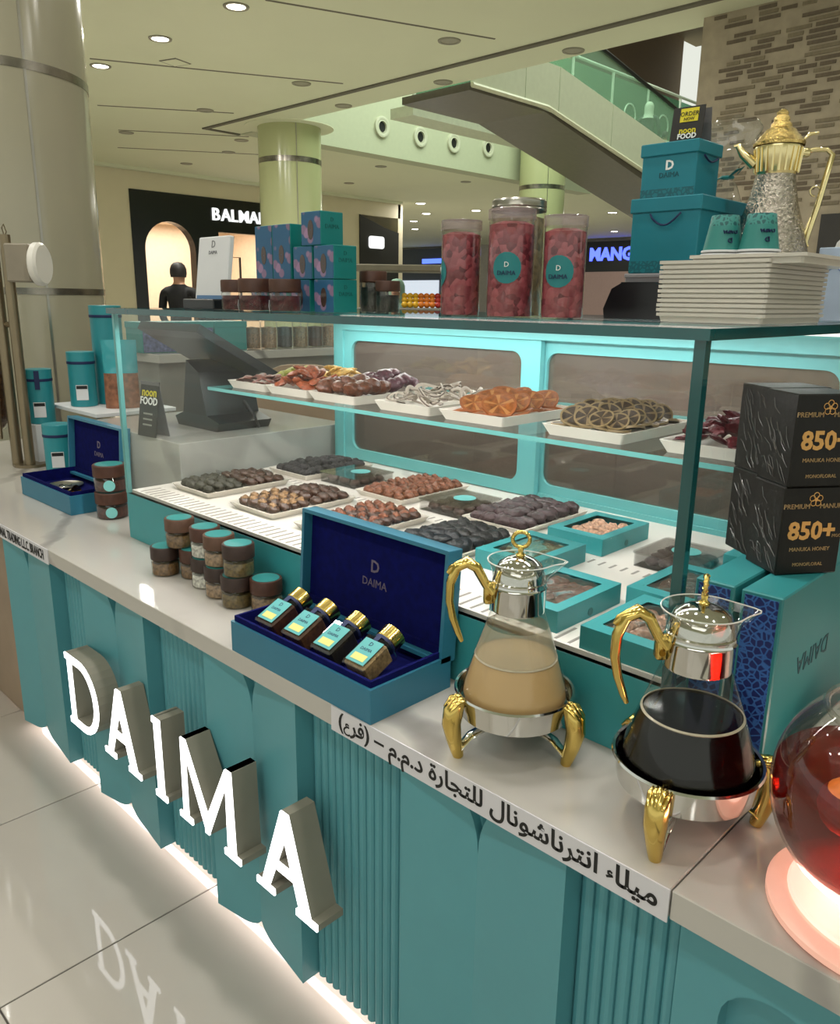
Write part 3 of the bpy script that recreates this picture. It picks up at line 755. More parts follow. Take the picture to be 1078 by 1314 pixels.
# ---------------------------------------------------------------- gift boxes lined with navy velvet
def gift_box(loc, label, seed=0):
    t = thing('gift_box', label, 'gift box', loc, 0, 'navy lined gift boxes')
    W, D, Hh = 0.436, 0.208, 0.066
    g = G(); frame_poly(g, rrect(0, W, 0, D, 0.002, 2), rrect(0.006, W - 0.006, 0.006, D - 0.006, 0.001, 2), 0.0, Hh); g.box((0.004, 0.004, 0), (W - 0.004, D - 0.004, 0.006)); g.obj('base', STEEL_BLUE, t)
    g = G(); frame_poly(g, rrect(0.006, W - 0.006, 0.006, D - 0.006, 0.001, 2), rrect(0.012, W - 0.012, 0.012, D - 0.012, 0.001, 2), 0.03, Hh + 0.012)
    g.box((0.010, 0.010, 0.02), (W - 0.010, D - 0.010, 0.036)); g.obj('velvet_tray', NAVY, t)
    g = G(); frame_poly(g, rrect(0, W, 0, 0.222, 0.002, 2), rrect(0.008, W - 0.008, 0.008, 0.214, 0.001, 2), -0.003, 0.035, 0, FRONT); g.box((0.002, -0.003, 0.002), (W - 0.002, 0.003, 0.220))
    lid = g.obj('lid', STEEL_BLUE, t, None, (0, D + 0.006, 0.052), (math.radians(-4), 0, 0))
    G().box((0.008, -0.012, 0.008), (W - 0.008, -0.003, 0.214)).obj('velvet_lining', NAVY, lid)
    g = G(); M = T(W * 0.5, -0.0125, 0.10) @ FRONT
    g.text('D', 0.036, M @ T(0, 0.035, 0), off=0.0006); g.text('DAIMA', 0.024, M)
    g.obj('logo', mat('bronze_print', '#6a5f74', 0.4), lid)
    return t
big = gift_box((-1.372, 0.846, ZW), 'open blue gift box with four gold capped jars at the worktop edge')
small = gift_box((-3.104, 1.052, ZW), 'open blue gift box with a silver plate and gold cup near the column')
def label_tag(g, M, w, h): g.box((-w / 2, -h / 2, 0), (w / 2, h / 2, 0.0008), M=M)
YEL = mat('yellow_label', '#d9d27a', 0.5)
CONT = {k: mat('filling_' + k, c, 0.7, var=0.5, scale=120, bump=0.4) for k, c in dict(saffron='#3a1a0c', brown='#4a2d18', black='#16140f', sand='#8a7450', salt='#d8d4cc', seeds='#6d5a30', spice='#7a5c38', beige='#a3876a', tan='#8d7150').items()}
for k, (x, cc, wd) in enumerate(((0.085, 'saffron', 'dark saffron, farthest from the camera'), (0.175, 'brown', 'brown filling, second in the row'), (0.268, 'black', 'black filling, third in the row'), (0.362, 'sand', 'sandy filling, nearest the camera'))):
    t = thing('square_jar', 'square gold capped jar with ' + wd + ' in the gift box', 'jar', (-1.372 + x, 0.846 + 0.035, ZW + 0.052), 0, 'gold capped jars in the gift box')
    A = RX(26)
    G().box((-0.031, 0.0, -0.012), (0.031, 0.078, 0.034), bev=0.004, M=A).obj('glass', JARGLASS, t)
    G().box((-0.028, 0.003, -0.009), (0.028, 0.068, 0.031), bev=0.003, M=A).obj('filling', CONT[cc], t)
    G().cyl(0.0235, 0.078, 0.086, 20, M=A @ T(0, 0, 0.011) @ RX(-90)).obj('neck', NAVY_INK, t, 40)
    G().cyl(0.025, 0.084, 0.112, 24, M=A @ T(0, 0, 0.011) @ RX(-90), bev=0.0015).obj('cap', GOLD, t, 40)
    lb = G().box((-0.024, 0.008, 0.0343), (0.024, 0.066, 0.0348), M=A).obj('label', mat('jar_label_teal', '#4fa7a8', 0.5), t)
    G().box((-0.017, 0.014, 0.0349), (0.017, 0.029, 0.0352), M=A).obj('price_label', YEL, lb)
    g = G(); g.text('DAIMA', 0.0095, A @ T(0, 0.041, 0.035), ex=0.0002); g.text('D', 0.013, A @ T(0, 0.055, 0.035), ex=0.0002); g.obj('print', NAVY_INK, lb)
    G().box((-0.006, 0.066, 0.0345), (0.006, 0.078, 0.0352), M=A).obj('ribbon_tab', NAVY_INK, t)
# contents of the smaller gift box
pl = thing('silver_plate', 'small round silver plate lying in the far gift box', 'plate', (-2.955, 1.155, ZW + 0.0365))
G().lathe([(0.001, 0.004), (0.05, 0.004), (0.062, 0.010), (0.064, 0.009), (0.052, 0.001), (0.001, 0.0)], 32).obj('dish', STEEL, pl, 40)
G().lathe([(0.020, 0.0045), (0.021, 0.006), (0.022, 0.0045)], 24).obj('engraved_ring', CHROME, pl, 40)
cp = thing('gold_cup', 'small gold cup tipped over in the far gift box', 'cup', (-2.80, 1.115, ZW + 0.047), 0.5)
G().lathe([(0.010, 0), (0.014, 0.01), (0.022, 0.035), (0.026, 0.04), (0.024, 0.038), (0.012, 0.012)], 20, M=RY(80) @ T(0, 0, -0.02)).obj('cup', GOLD, cp, 40)
G().tube([(-0.05, -0.01, -0.005), (-0.02, -0.02, -0.004), (0.05, -0.018, -0.006), (0.09, 0.0, -0.007)], [0.005, 0.007, 0.006, 0.004], 8).obj('handle', STEEL, cp, 60)

# ---------------------------------------------------------------- spice jars with wooden lids
def spice_jar(loc, fill, label, lid_m=None, sticker=False, group='spice jars by the glass case', r=0.0385, scale=None, name='spice_jar'):
    t = thing(name, label, 'jar', loc, 0, group, scale=scale)
    G().lathe([(r * 0.9, 0.0), (r * 0.97, 0.003), (r * 0.97, 0.040), (r * 0.88, 0.045)], 24, capb=True).obj('glass', JARGLASS, t, 40)
    G().lathe([(r * 0.86, 0.002), (r * 0.92, 0.005), (r * 0.92, 0.034), (r * 0.5, 0.0355), (0.001, 0.0345)], 20, capb=True).obj('filling', CONT[fill], t, 40)
    lid = G().lathe([(r * 0.94, 0.043), (r, 0.045), (r, 0.076), (r * 0.96, 0.078), (0.001, 0.078)], 28).obj('lid', lid_m or WOOD, t, 40)
    G().cyl(r * 0.84, 0.0781, 0.0788, 24).obj('lid_sticker', mat('teal_sticker', '#2f8a8a', 0.45), lid)
    if sticker:
        s = G(); s.cyl(0.016, 0, 0.0008, 20, M=RZ(62) @ T(0, -r * 0.985, 0.022) @ FRONT)
        s.obj('label', mat('pale_teal_sticker', '#7cc3c0', 0.5), t)
    return t
WOOD_L = mat('light_walnut', '#5c4030', 0.5, var=0.3, scale=25)
WOOD_D = mat('dark_walnut', '#35231c', 0.5, var=0.3, scale=25)
zj = ZW + 0.0795
spice_jar((-1.915, 0.992, ZW), 'spice', 'small jar of brown spice at the far end of the lower row', WOOD_D)
spice_jar((-1.842, 1.036, ZW), 'spice', 'lower jar of brown spice half hidden beside the white salt jar', WOOD)
spice_jar((-1.757, 1.020, ZW), 'salt', 'lower jar of white salt under another salt jar', WOOD_D)
spice_jar((-1.672, 1.008, ZW), 'beige', 'lower jar of beige powder under another beige jar', WOOD_D)
spice_jar((-1.585, 1.000, ZW), 'seeds', 'lower jar of green seeds in the front of the stack', WOOD_D)
spice_jar((-1.515, 1.036, ZW), 'tan', 'lower jar with teal topped lid next to the open gift box', WOOD)
spice_jar((-1.880, 1.020, zj), 'spice', 'jar of brown spice on top at the far end of the stack', WOOD_L)
spice_jar((-1.760, 1.024, zj), 'salt', 'upper jar of white salt with brown lid', WOOD)
spice_jar((-1.676, 1.012, zj), 'beige', 'upper jar of beige powder with brown wooden lid', WOOD_L)
spice_jar((-1.578, 1.004, zj), 'seeds', 'upper jar of green fennel seeds with dark lid', WOOD_D)
CONT['cocoa'] = mat('filling_cocoa', '#4b2a20', 0.7, var=0.5, scale=100)
spice_jar((-2.565, 1.150, ZW), 'cocoa', 'lower of two brown jars with round teal labels beside the case', WOOD, True, 'labelled jars beside the case', 0.046, 1.15)
spice_jar((-2.565, 1.150, ZW + 0.0915), 'cocoa', 'upper of two brown jars with round teal labels beside the case', WOOD, True, 'labelled jars beside the case', 0.046, 1.15)

# ---------------------------------------------------------------- glass coffee pots on chrome warmers
def coffee_pot(loc, label, liquid, level, sr, hd, ring, foam=False, group='glass pots on warmers'):
    t = thing('glass_pot', label, 'pot', (loc[0], loc[1], loc[2] + 0.074), math.radians(hd), group)
    prof = [(0.001, 0.002), (0.070 * sr, 0.002), (0.083 * sr, 0.008), (0.0865 * sr, 0.020), (0.084 * sr, 0.036), (0.072 * sr, 0.078), (0.058 * sr, 0.122), (0.046 * sr, 0.158), (0.0415 * sr, 0.172)]
    G().lathe(prof, 48).obj('glass_body', POTGLASS, t, 50)
    def rad(z):
        for (r0, z0), (r1, z1) in zip(prof[1:], prof[2:]):
            if z0 <= z <= z1: return r0 + (r1 - r0) * (z - z0) / (z1 - z0)
        return prof[-1][0]
    lp = [(0.001, 0.0035)] + [(r - 0.0025, z + 0.001) for r, z in prof[1:] if z < level - 0.004] + [(rad(level) - 0.0025, level), (rad(level) - 0.006, level + 0.0005), (0.001, level)]
    G().lathe(lp, 48).obj('drink', liquid, t, 50)
    G().lathe([(rad(level) - 0.003, level - 0.001), (rad(level) - 0.0008, level + 0.0015), (rad(level + 0.003) - 0.003, level + 0.003)], 48).obj('meniscus', mat('drink_rim', '#b9b09a', 0.3) , t, 50)
    if foam:
        z1 = level + 0.055
        G().lathe([(rad(level + 0.004) - 0.0012, level + 0.004), (rad(z1) - 0.0012, z1)], 48).obj('steam_film', glass('steam_film', (0.9, 0.9, 0.86), 0.4, 0.4, haze='#cfc6b0', haze_amt=0.42), t, 50)
    c = sr * 0.0425
    G().lathe([(c, 0.168), (c + 0.0008, 0.171), (c + 0.0008, 0.206), (c + 0.0025, 0.209), (c + 0.0008, 0.212), (c + 0.0008, 0.218), (c - 0.001, 0.220)], 40).obj('collar', CHROME, t, 40)
    # flared glass mouth with a spout on the side away from the handle
    V = []; F = []; n = 40; rows = [(c, 0.218), (c + 0.001, 0.228), (c + 0.004, 0.240), (c + 0.009, 0.250), (c + 0.0075, 0.251), (c + 0.0025, 0.241)]
    for i, (r, z) in enumerate(rows):
        for k in range(n):
            a = 2 * PI * k / n; d = math.cos(a / 2) ** 30 if True else 0
            da = min(a, 2 * PI - a); s = math.exp(-(da / 0.38) ** 2) * (0, 0.3, 0.8, 1.0, 1.0, 0.8)[i]
            V.append(((r + 0.024 * s) * math.cos(a), (r + 0.002 * s) * math.sin(a), z - 0.003 * s))
    for i in range(len(rows) - 1):
        for k in range(n): F.append((i * n + k, i * n + (k + 1) % n, (i + 1) * n + (k + 1) % n, (i + 1) * n + k))
    G().add(V, F).obj('glass_mouth', JARGLASS, t, 60)
    rim = [((c + 0.009 + 0.024 * math.exp(-(min(a, 2 * PI - a) / 0.38) ** 2)) * math.cos(a), (c + 0.009 + 0.002 * math.exp(-(min(a, 2 * PI - a) / 0.38) ** 2)) * math.sin(a), 0.251 - 0.003 * math.exp(-(min(a, 2 * PI - a) / 0.38) ** 2)) for a in [2 * PI * k / 40 for k in range(40)]]
    G().tube(rim, 0.0011, 5, closed=True).obj('mouth_rim', mat('glass_rim_bead', '#c9ccc6', 0.1, spec=0.8), t, 60)
    lid = G().lathe([(c - 0.001, 0.219), (c - 0.003, 0.232), (c * 0.8, 0.2455), (c * 0.5, 0.254), (c * 0.22, 0.258), (0.001, 0.2585)], 36).obj('lid', CHROME, t, 60)
    k_ = G(); k_.lathe([(0.006, 0.257), (0.008, 0.260), (0.004, 0.264), (0.005, 0.270), (0.0025, 0.273)], 14)
    Mr = T(0, 0, 0.2845) @ RZ(ring)
    k_.tube([(0.0135 * math.cos(a * PI / 10), 0, 0.0125 * math.sin(a * PI / 10)) for a in range(20)], 0.0032, 8, closed=True, M=Mr)
    k_.tube([(0.0135 * math.cos(a * PI / 10), 0.002 * (-1) ** a, 0.0125 * math.sin(a * PI / 10)) for a in range(20)], 0.0028, 6, closed=True, M=Mr)
    k_.obj('knob', GOLD, lid, 60)
    # swan-neck gold handle, along -x in the pot's own frame
    P = [(-c, 0, 0.196), (-c - 0.012, 0, 0.212), (-c - 0.026, 0, 0.238), (-c - 0.042, 0, 0.247), (-c - 0.058, 0, 0.238), (-c - 0.067, 0, 0.212), (-c - 0.068, 0, 0.182), (-c - 0.062, 0, 0.152), (-c - 0.053, 0, 0.126), (-c - 0.047, 0, 0.112)]
    h = G(); h.tube(P, [0.012, 0.0105, 0.012, 0.0138, 0.012, 0.0105, 0.0098, 0.009, 0.0078, 0.005], 10, flat=0.7)
    h.box((-c - 0.014, -0.009, 0.178), (-c + 0.001, 0.009, 0.214), bev=0.003)
    h.tube([(-c - 0.052, 0, 0.247), (-c - 0.066, 0, 0.236), (-c - 0.072, 0, 0.228)], [0.004, 0.006, 0.003], 8)
    hh = h.obj('handle', GOLD, t, 60)
    G().cyl(0.0045, -0.0112, 0.0112, 14, M=T(-c - 0.007, 0, 0.190) @ RX(90)).obj('screw', mat('screw_brass', '#8a6a28', 0.3, 1.0), hh, 40)
    return t
def warmer(loc, label, sr, legs, group='chrome warmers under the pots'):
    w = thing('pot_warmer', label, 'stand', loc, 0, group)
    G().lathe([(0.001, 0.052), (0.045 * sr, 0.053), (0.080 * sr, 0.058), (0.090 * sr, 0.064), (0.0955 * sr, 0.101), (0.0995 * sr, 0.1035), (0.098 * sr, 0.107), (0.0945 * sr, 0.1055), (0.090 * sr, 0.078), (0.080 * sr, 0.073), (0.001, 0.0725)], 56).obj('dish', CHROME, w, 30)
    G().lathe([(0.001, 0.030), (0.024, 0.030), (0.028, 0.034), (0.029, 0.053)], 28).obj('burner_cup', STEEL, w, 40)
    for a in legs:
        M = RZ(a)
        l = G()
        l.tube([(0.092 * sr, 0, 0.094), (0.102 * sr, 0, 0.098), (0.111 * sr, 0, 0.084), (0.114 * sr, 0, 0.062), (0.109 * sr, 0, 0.034), (0.103 * sr, 0, 0.012), (0.100 * sr, 0, 0.0)], [0.008, 0.0145, 0.0168, 0.0158, 0.0128, 0.0108, 0.0088], 14, M=M)
        lo = l.obj('leg', GOLD, w, 60)
        s = G()
        for q in range(5): s.tube([(0.0915 * sr + 0.006, -0.012 + q * 0.006, 0.108 - abs(q - 2) * 0.002), (0.109 * sr, -0.012 + q * 0.006, 0.108 - abs(q - 2) * 0.003), (0.122 * sr, -0.010 + q * 0.005, 0.092 - abs(q - 2) * 0.002)], [0.002, 0.004, 0.0025], 6, M=M)
        s.obj('leg_scroll', GOLD, lo, 60)
        b = G(); b.tube([(0.020, 0, 0.044), (0.050 * sr, 0, 0.043), (0.078 * sr, 0, 0.034), (0.100 * sr, 0, 0.014)], [0.013, 0.012, 0.011, 0.010], 8, flat=0.3, M=M); b.obj('brace', CHROME, w, 60)
    return w
CHAI = mat('milky_tea', '#c8a878', 0.35, var=0.06, scale=8, spec=0.5)
COFFEE = mat('black_coffee', '#060405', 0.12, var=0.3, scale=10, spec=0.35)
warmer((-0.726, 0.976, ZW), 'chrome warmer with gold legs under the milky tea pot', 1.0, (247.5, 7.5, 127.5))
coffee_pot((-0.726, 0.976, ZW), 'glass pot of milky tea with gold handle and chrome collar', CHAI, 0.088, 1.0, 45, -8, foam=True)
warmer((-0.428, 0.988, ZW), 'chrome warmer with gold legs under the black coffee pot', 1.05, (279, 39, 159))
coffee_pot((-0.428, 0.988, ZW), 'glass pot of black coffee with gold handle in front of the teal boxes', COFFEE, 0.098, 1.08, 45, 68)

# ---------------------------------------------------------------- punch bowl on a lit disc
ld = thing('light_disc', 'round glowing pink light base under the punch bowl', 'lamp', (-0.160, 0.985, ZW))
G().lathe([(0.001, 0.0), (0.127, 0.0), (0.135, 0.004), (0.135, 0.012), (0.127, 0.016), (0.001, 0.016)], 64).obj('base', mat('disc_acrylic', '#e8c0b2', 0.3, emit='#ffae94', emit_str=0.3), ld, 30)
G().lathe([(0.001, 0.016), (0.108, 0.016), (0.111, 0.019), (0.108, 0.022), (0.001, 0.022)], 64).obj('diffuser', mat('disc_diffuser', '#ffd8cc', 0.3, emit='#ffc8b4', emit_str=0.65), ld, 30)
area_light('light_disc_lamp', (-0.160, 0.985, ZW + 0.024), 0.20, 2.0, (1.0, 0.60, 0.48), (PI, 0, 0), shape='DISK')
pb = thing('punch_bowl', 'round glass bowl of red punch glowing at the right edge', 'bowl', (-0.168, 0.982, ZW + 0.0225))
RB = 0.139
sp = [(RB * math.sin(math.radians(a)), RB - RB * math.cos(math.radians(a))) for a in range(20, 141, 6)]
G().lathe([(0.001, sp[0][1])] + sp, 64).obj('glass_body', JARGLASS, pb, 60)
lv = [p for p in sp if p[1] < 0.165]
G().lathe([(0.001, sp[0][1] + 0.003)] + [(r - 0.003, z + 0.002) for r, z in lv] + [(lv[-1][0] - 0.006, lv[-1][1] + 0.003), (0.001, lv[-1][1] + 0.003)], 64).obj('punch', glass('red_punch', (0.50, 0.085, 0.06), 0.9, 0.05, base=0.05, haze='#6a1a14', haze_amt=0.25), pb, 60)
G().tube([(sp[-1][0] * math.cos(a * PI / 24), sp[-1][0] * math.sin(a * PI / 24), sp[-1][1]) for a in range(48)], 0.004, 6, closed=True).obj('rim', JARGLASS, pb, 60)
fr = G().blob(0.036, 0.036, 0.034, 20, 14, 0.03, 6, M=None).obj('whole_orange', mat('orange_peel', '#e8741a', 0.45, var=0.1, scale=80, bump=0.3), None, 60, (-0.202, 0.925, 0.943), label='whole orange floating in the red punch bowl', cat='fruit')

# ---------------------------------------------------------------- teal boxes and honey beside the case
def lattice_mat():
    m, nt, N, L = nodes_of('navy_star_print')
    b = N['Principled BSDF']; b.inputs['Roughness'].default_value = 0.45
    tc = N.new('ShaderNodeTexCoord'); v = N.new('ShaderNodeTexVoronoi'); v.feature = 'DISTANCE_TO_EDGE'; v.inputs['Scale'].default_value = 95
    L.new(tc.outputs['Object'], v.inputs['Vector'])
    r = N.new('ShaderNodeValToRGB'); r.color_ramp.elements[0].position = 0.05; r.color_ramp.elements[0].color = lin('#2d5fa0'); r.color_ramp.elements[1].position = 0.14; r.color_ramp.elements[1].color = lin('#12245e')
    L.new(v.outputs['Distance'], r.inputs[0]); L.new(r.outputs[0], b.inputs['Base Color'])
    return m
LATT = lattice_mat()
TB = mat('tall_box_teal', '#2c7d80', 0.4, var=0.02)
for (xa, xb, lab) in ((-0.428, -0.368, 'tall teal gift box with navy star panel nearest the punch bowl'), (-0.498, -0.438, 'tall teal gift box with navy star panel nearest the case corner')):
    t = thing('tall_gift_box', lab, 'gift box', (xa, 1.112, ZW), 0, 'tall teal boxes under the honey')
    w = xb - xa
    G().box((0, 0.0, 0), (w, 0.36, 0.322), bev=0.002).obj('box', TB, t)
    G().box((0.006, -0.0015, 0.004), (w - 0.006, 0.0005, 0.316)).obj('star_panel', LATT, t)
    G().text('DAIMA', 0.045, T(w + 0.0003, 0.16, 0.19) @ EAST @ RZ(180)).obj('lettering', mat('box_ink', '#173f48', 0.5), t)
HX = Matrix.Rotation(math.radians(54.4), 4, 'Z')
def honey_box(loc, label):
    t = thing('honey_box', label, 'box', loc, math.radians(54.4), 'black honey boxes')
    w, d, h = 0.104, 0.080, 0.137
    G().box((0, 0, 0), (w, d, h), bev=0.002).obj('carton', mat('honey_black', '#12110e', 0.35, var=0.2, scale=30, bump=0.25, spec=0.3), t)
    M = T(w / 2, -0.0004, 0) @ FRONT
    g = G(); g.text('850+', 0.038, M @ T(0.0, 0.068, 0), off=0.0012); g.obj('number_print', GOLD_INK, t)
    g = G()
    for k in range(5):
        a = 2 * PI * k / 5 + PI / 2
        g.tube([(0.0065 * math.cos(a) + 0.0045 * math.cos(q * PI / 5), 0.1175 + 0.0065 * math.sin(a) + 0.0045 * math.sin(q * PI / 5), 0.0003) for q in range(10)], 0.0006, 4, closed=True, M=M)
    g.cyl(0.003, 0, 0.0006, 10, M=M @ T(0, 0.1175, 0)); g.obj('flower_emblem', GOLD_INK, t)
    for wd_, sz_, px_, pz_ in (('PREMIUM', 0.0105, -0.030, 0.107), ('MANUKA', 0.0105, 0.030, 0.107), ('MANUKA HONEY', 0.0085, 0, 0.040), ('MONOFLORAL', 0.0075, 0, 0.016), ('MGO', 0.007, 0.043, 0.060)):
        G().text(wd_, sz_, M @ T(px_, pz_, 0)).obj('small_print', mat('dull_gold_print', '#9a8258', 0.5), t)
    # clear wrap creased over the carton
    V = []; rr = random.Random(len(label))
    cr = G()
    for q in range(26):
        z0 = rr.uniform(0.005, h - 0.03); y0 = rr.uniform(0.005, d - 0.02)
        cr.tube([(-0.0008, y0, z0), (-0.0016, y0 + rr.uniform(0.003, 0.012), z0 + rr.uniform(0.008, 0.018)), (-0.0008, y0 + rr.uniform(0.008, 0.02), z0 + rr.uniform(0.012, 0.03))], 0.0004, 4)
    cr.obj('wrap_creases', mat('film_crease', '#4a4845', 0.2, spec=0.8), t)
    return t
zh = ZW + 0.3225
h0 = Vector((-0.417, 1.203, 0))
ax = Vector((math.cos(math.radians(54.4)), math.sin(math.radians(54.4)), 0)); ay = Vector((-ax.y, ax.x, 0))
honey_box((h0.x, h0.y, zh), 'lower black honey box with gold number in the front stack')
honey_box((h0.x + 0.002, h0.y - 0.001, zh + 0.1375), 'upper black honey box with gold number in the front stack')
b2 = h0 + ay * 0.0825 + ax * 0.012
honey_box((b2.x, b2.y, zh), 'lower black honey box hidden behind the front stack')
honey_box((b2.x, b2.y, zh + 0.1375), 'upper black honey box peeking over the front stack')
wt = thing('white_box', 'pale grey carton lying behind the punch bowl', 'box', (-0.335, 1.20, ZW), 0.0)
G().box((0, 0, 0), (0.28, 0.22, 0.10), bev=0.004).obj('carton', mat('pale_grey_card', '#b8b7b0', 0.6), wt)
G().box((0.01, 0.09, 0.1001), (0.27, 0.13, 0.1006)).obj('tape', PANE_THIN, wt)
# ================================================================== INSIDE THE DISPLAY CASE
TRAY = mat('tray_melamine', '#d0cabf', 0.3, var=0.02)
def tray_mesh(w, d, h, bi=0.012):
    g = G()
    o = rrect(0, w, 0, d, 0.006, 3); i1 = rrect(0.004, w - 0.004, 0.004, d - 0.004, 0.005, 3); i2 = rrect(0.014, w - 0.014, 0.014, d - 0.014, 0.006, 3); b = rrect(bi, w - bi, bi, d - bi, 0.006, 3)
    n = len(o)
    V = [(x, y, 0) for x, y in b] + [(x, y, h) for x, y in o] + [(x, y, h) for x, y in i1] + [(x, y, 0.005) for x, y in i2]
    F = []
    for k in range(3):
        for i in range(n): F.append((k * n + i, k * n + (i + 1) % n, (k + 1) * n + (i + 1) % n, (k + 1) * n + i))
    F += [tuple(reversed(range(n))), tuple(range(3 * n, 4 * n))]
    g.add(V, F)
    return g.mesh('serving_tray', TRAY, 40)
TM = tray_mesh(0.205, 0.30, 0.018); TMS = tray_mesh(0.20, 0.29, 0.024)
def tray(x, y, z, label, me=TM, group='white trays on the case deck'):
    return link('serving_tray', me, None, (x, y, z), (0, 0, 0), label, 'tray', group)
FM = {}
def fruit_mat(key, c, rough=0.36, var=0.5, scale=130, bump=0.9, spec=0.6):
    FM[key] = mat('fruit_' + key, c, rough, 0, var, scale, spec, bump); return FM[key]
fruit_mat('black', '#1d1a19', 0.4); fruit_mat('brown', '#432a1e'); fruit_mat('olive', '#2c2a1c', 0.6); fruit_mat('purple', '#3b272b', 0.4); fruit_mat('amber', '#6b3a1c', 0.35)
fruit_mat('walnut', '#8a6a48', 0.7); fruit_mat('pecan', '#7d4a33', 0.55); fruit_mat('coal', '#17171a', 0.5); fruit_mat('sugared', '#2a2728', 0.8, var=0.9, scale=160)
def date_meshes(key, amp=0.26, L=0.023, W=0.0145, H=0.0125):
    out = []
    for s in range(3):
        g = G().blob(L, W, H, 16, 12, amp, 2.6, seed=s + len(key))
        g.v = [tuple(Vector(v) * (1 + 0.13 * abs(noise.noise(Vector((v[0] * 90, v[1] * 330, v[2] * 330)) + Vector((s, len(key), 0)))) - 0.05)) for v in g.v]
        out.append(g.mesh('date', FM[key], 75))
    return out
DM = {k: date_meshes(k) for k in ('black', 'brown', 'olive', 'purple', 'amber', 'coal', 'sugared')}
NUT = {k: [G().blob(0.013, 0.010, 0.008, 10, 7, 0.45, 4.5, seed=s).mesh('nut', FM[k], 50) for s in range(2)] for k in ('walnut', 'pecan')}
rf = random.Random(11)
def fill(x0, x1, y0, y1, z, nx, ny, meshes, name, label, cat, group, jit=0.004, ang=0.25, pile=0.0, nut=None, sc=1.0, base_rz=0.0, tilt=0.15, hz=0.011, flat=False, skip=0.0, lean=0.0):
    for i in range(nx):
        for j in range(ny):
            if rf.random() < skip: continue
            u = (i + 0.5) / nx; v = (j + 0.5) / ny
            x = x0 + (x1 - x0) * u + rf.uniform(-jit, jit); y = y0 + (y1 - y0) * v + rf.uniform(-jit, jit)
            bump_ = pile * max(0, 1 - (2 * u - 1) ** 2) * max(0, 1 - (2 * v - 1) ** 2)
            s = sc * rf.uniform(0.9, 1.1)
            o = link(name, rf.choice(meshes), None, (x, y, z + hz * s + bump_), (lean + rf.uniform(-tilt, tilt), rf.uniform(-tilt, tilt), base_rz + rf.uniform(-ang, ang)), label, cat, group)
            o.scale = (s, s, s)
            if nut: link('nut', rf.choice(NUT[nut]), o, (rf.uniform(-0.003, 0.003), rf.uniform(-0.002, 0.002), 0.009), (0, 0, rf.uniform(-0.4, 0.4)))
zt = ZD + 0.0002; zf = zt + 0.005
YA, YB = 1.187, 1.545
tray(-2.222, YA, zt, 'white tray of green brown and dark dates at the far front corner')
fill(-2.205, -2.03, YA + 0.015, YA + 0.145, zf, 4, 4, DM['olive'], 'date', 'olive brown date in the tray at the far front corner', 'date', 'olive dates in the corner tray', pile=0.012, sc=1.15)
fill(-2.205, -2.03, YA + 0.160, YA + 0.288, zf, 4, 4, DM['brown'], 'date', 'dark brown date behind the clear divider of the corner tray', 'date', 'brown dates in the corner tray', pile=0.012, sc=1.1)
G().box((-2.208, YA + 0.149, zf), (-2.03, YA + 0.152, zf + 0.035)).obj('tray_divider', PANE_THIN, label='clear divider standing across the corner date tray', cat='divider')
tray(-2.222, YB, zt, 'white tray of black dates against the end of the rear doors')
fill(-2.208, -2.03, YB + 0.012, YB + 0.288, zf, 4, 9, DM['sugared'], 'date', 'small dusted black date in the tray against the rear doors', 'date', 'dusted black dates', pile=0.016, sc=1.05, jit=0.006, ang=0.9)
tray(-1.905, YA, zt, 'white tray of walnut dates in the front row behind the jars')
fill(-1.89, -1.715, YA + 0.015, YA + 0.150, zf, 4, 4, DM['brown'], 'date', 'date topped with a walnut behind the spice jars', 'date', 'walnut dates', nut='walnut', pile=0.008, sc=1.1)
fill(-1.89, -1.715, YA + 0.158, YA + 0.288, zf, 4, 4, DM['brown'], 'date', 'plain brown date at the back of the walnut date tray', 'date', 'plain dates beside the walnut dates', pile=0.016, sc=1.15)
tray(-1.612, YA, zt, 'white tray of nut stuffed brown dates just behind the gift box lid')
fill(-1.597, -1.42, YA + 0.012, YA + 0.288, zf, 4, 8, DM['brown'], 'date', 'brown date stuffed with a pecan just behind the gift box lid', 'date', 'stuffed dates behind the gift box', nut='pecan', pile=0.01, sc=1.08)
tray(-1.780, YB, zt, 'white tray of pecan dates in the back row by the clear boxes')
fill(-1.765, -1.59, YB + 0.012, YB + 0.288, zf, 4, 9, DM['amber'], 'date', 'reddish date topped with pecan in the back row', 'date', 'pecan dates in the back row', nut='pecan', pile=0.006)
tray(-1.355, YB + 0.005, zt, 'white tray of large purple dates in the back row')
fill(-1.340, -1.165, YB + 0.014, YB + 0.290, zf, 4, 8, DM['purple'], 'date', 'large wrinkled purple date in the back row', 'date', 'purple dates', pile=0.018, sc=1.3, jit=0.006, ang=0.5)
tray(-1.332, YA + 0.03, zt, 'white tray of coal black dates in front of the purple dates')
fill(-1.317, -1.14, YA + 0.042, YA + 0.318, zf, 4, 8, DM['coal'], 'date', 'coal black date in front of the purple dates', 'date', 'coal black dates', pile=0.014, sc=1.2, jit=0.006, ang=0.9)

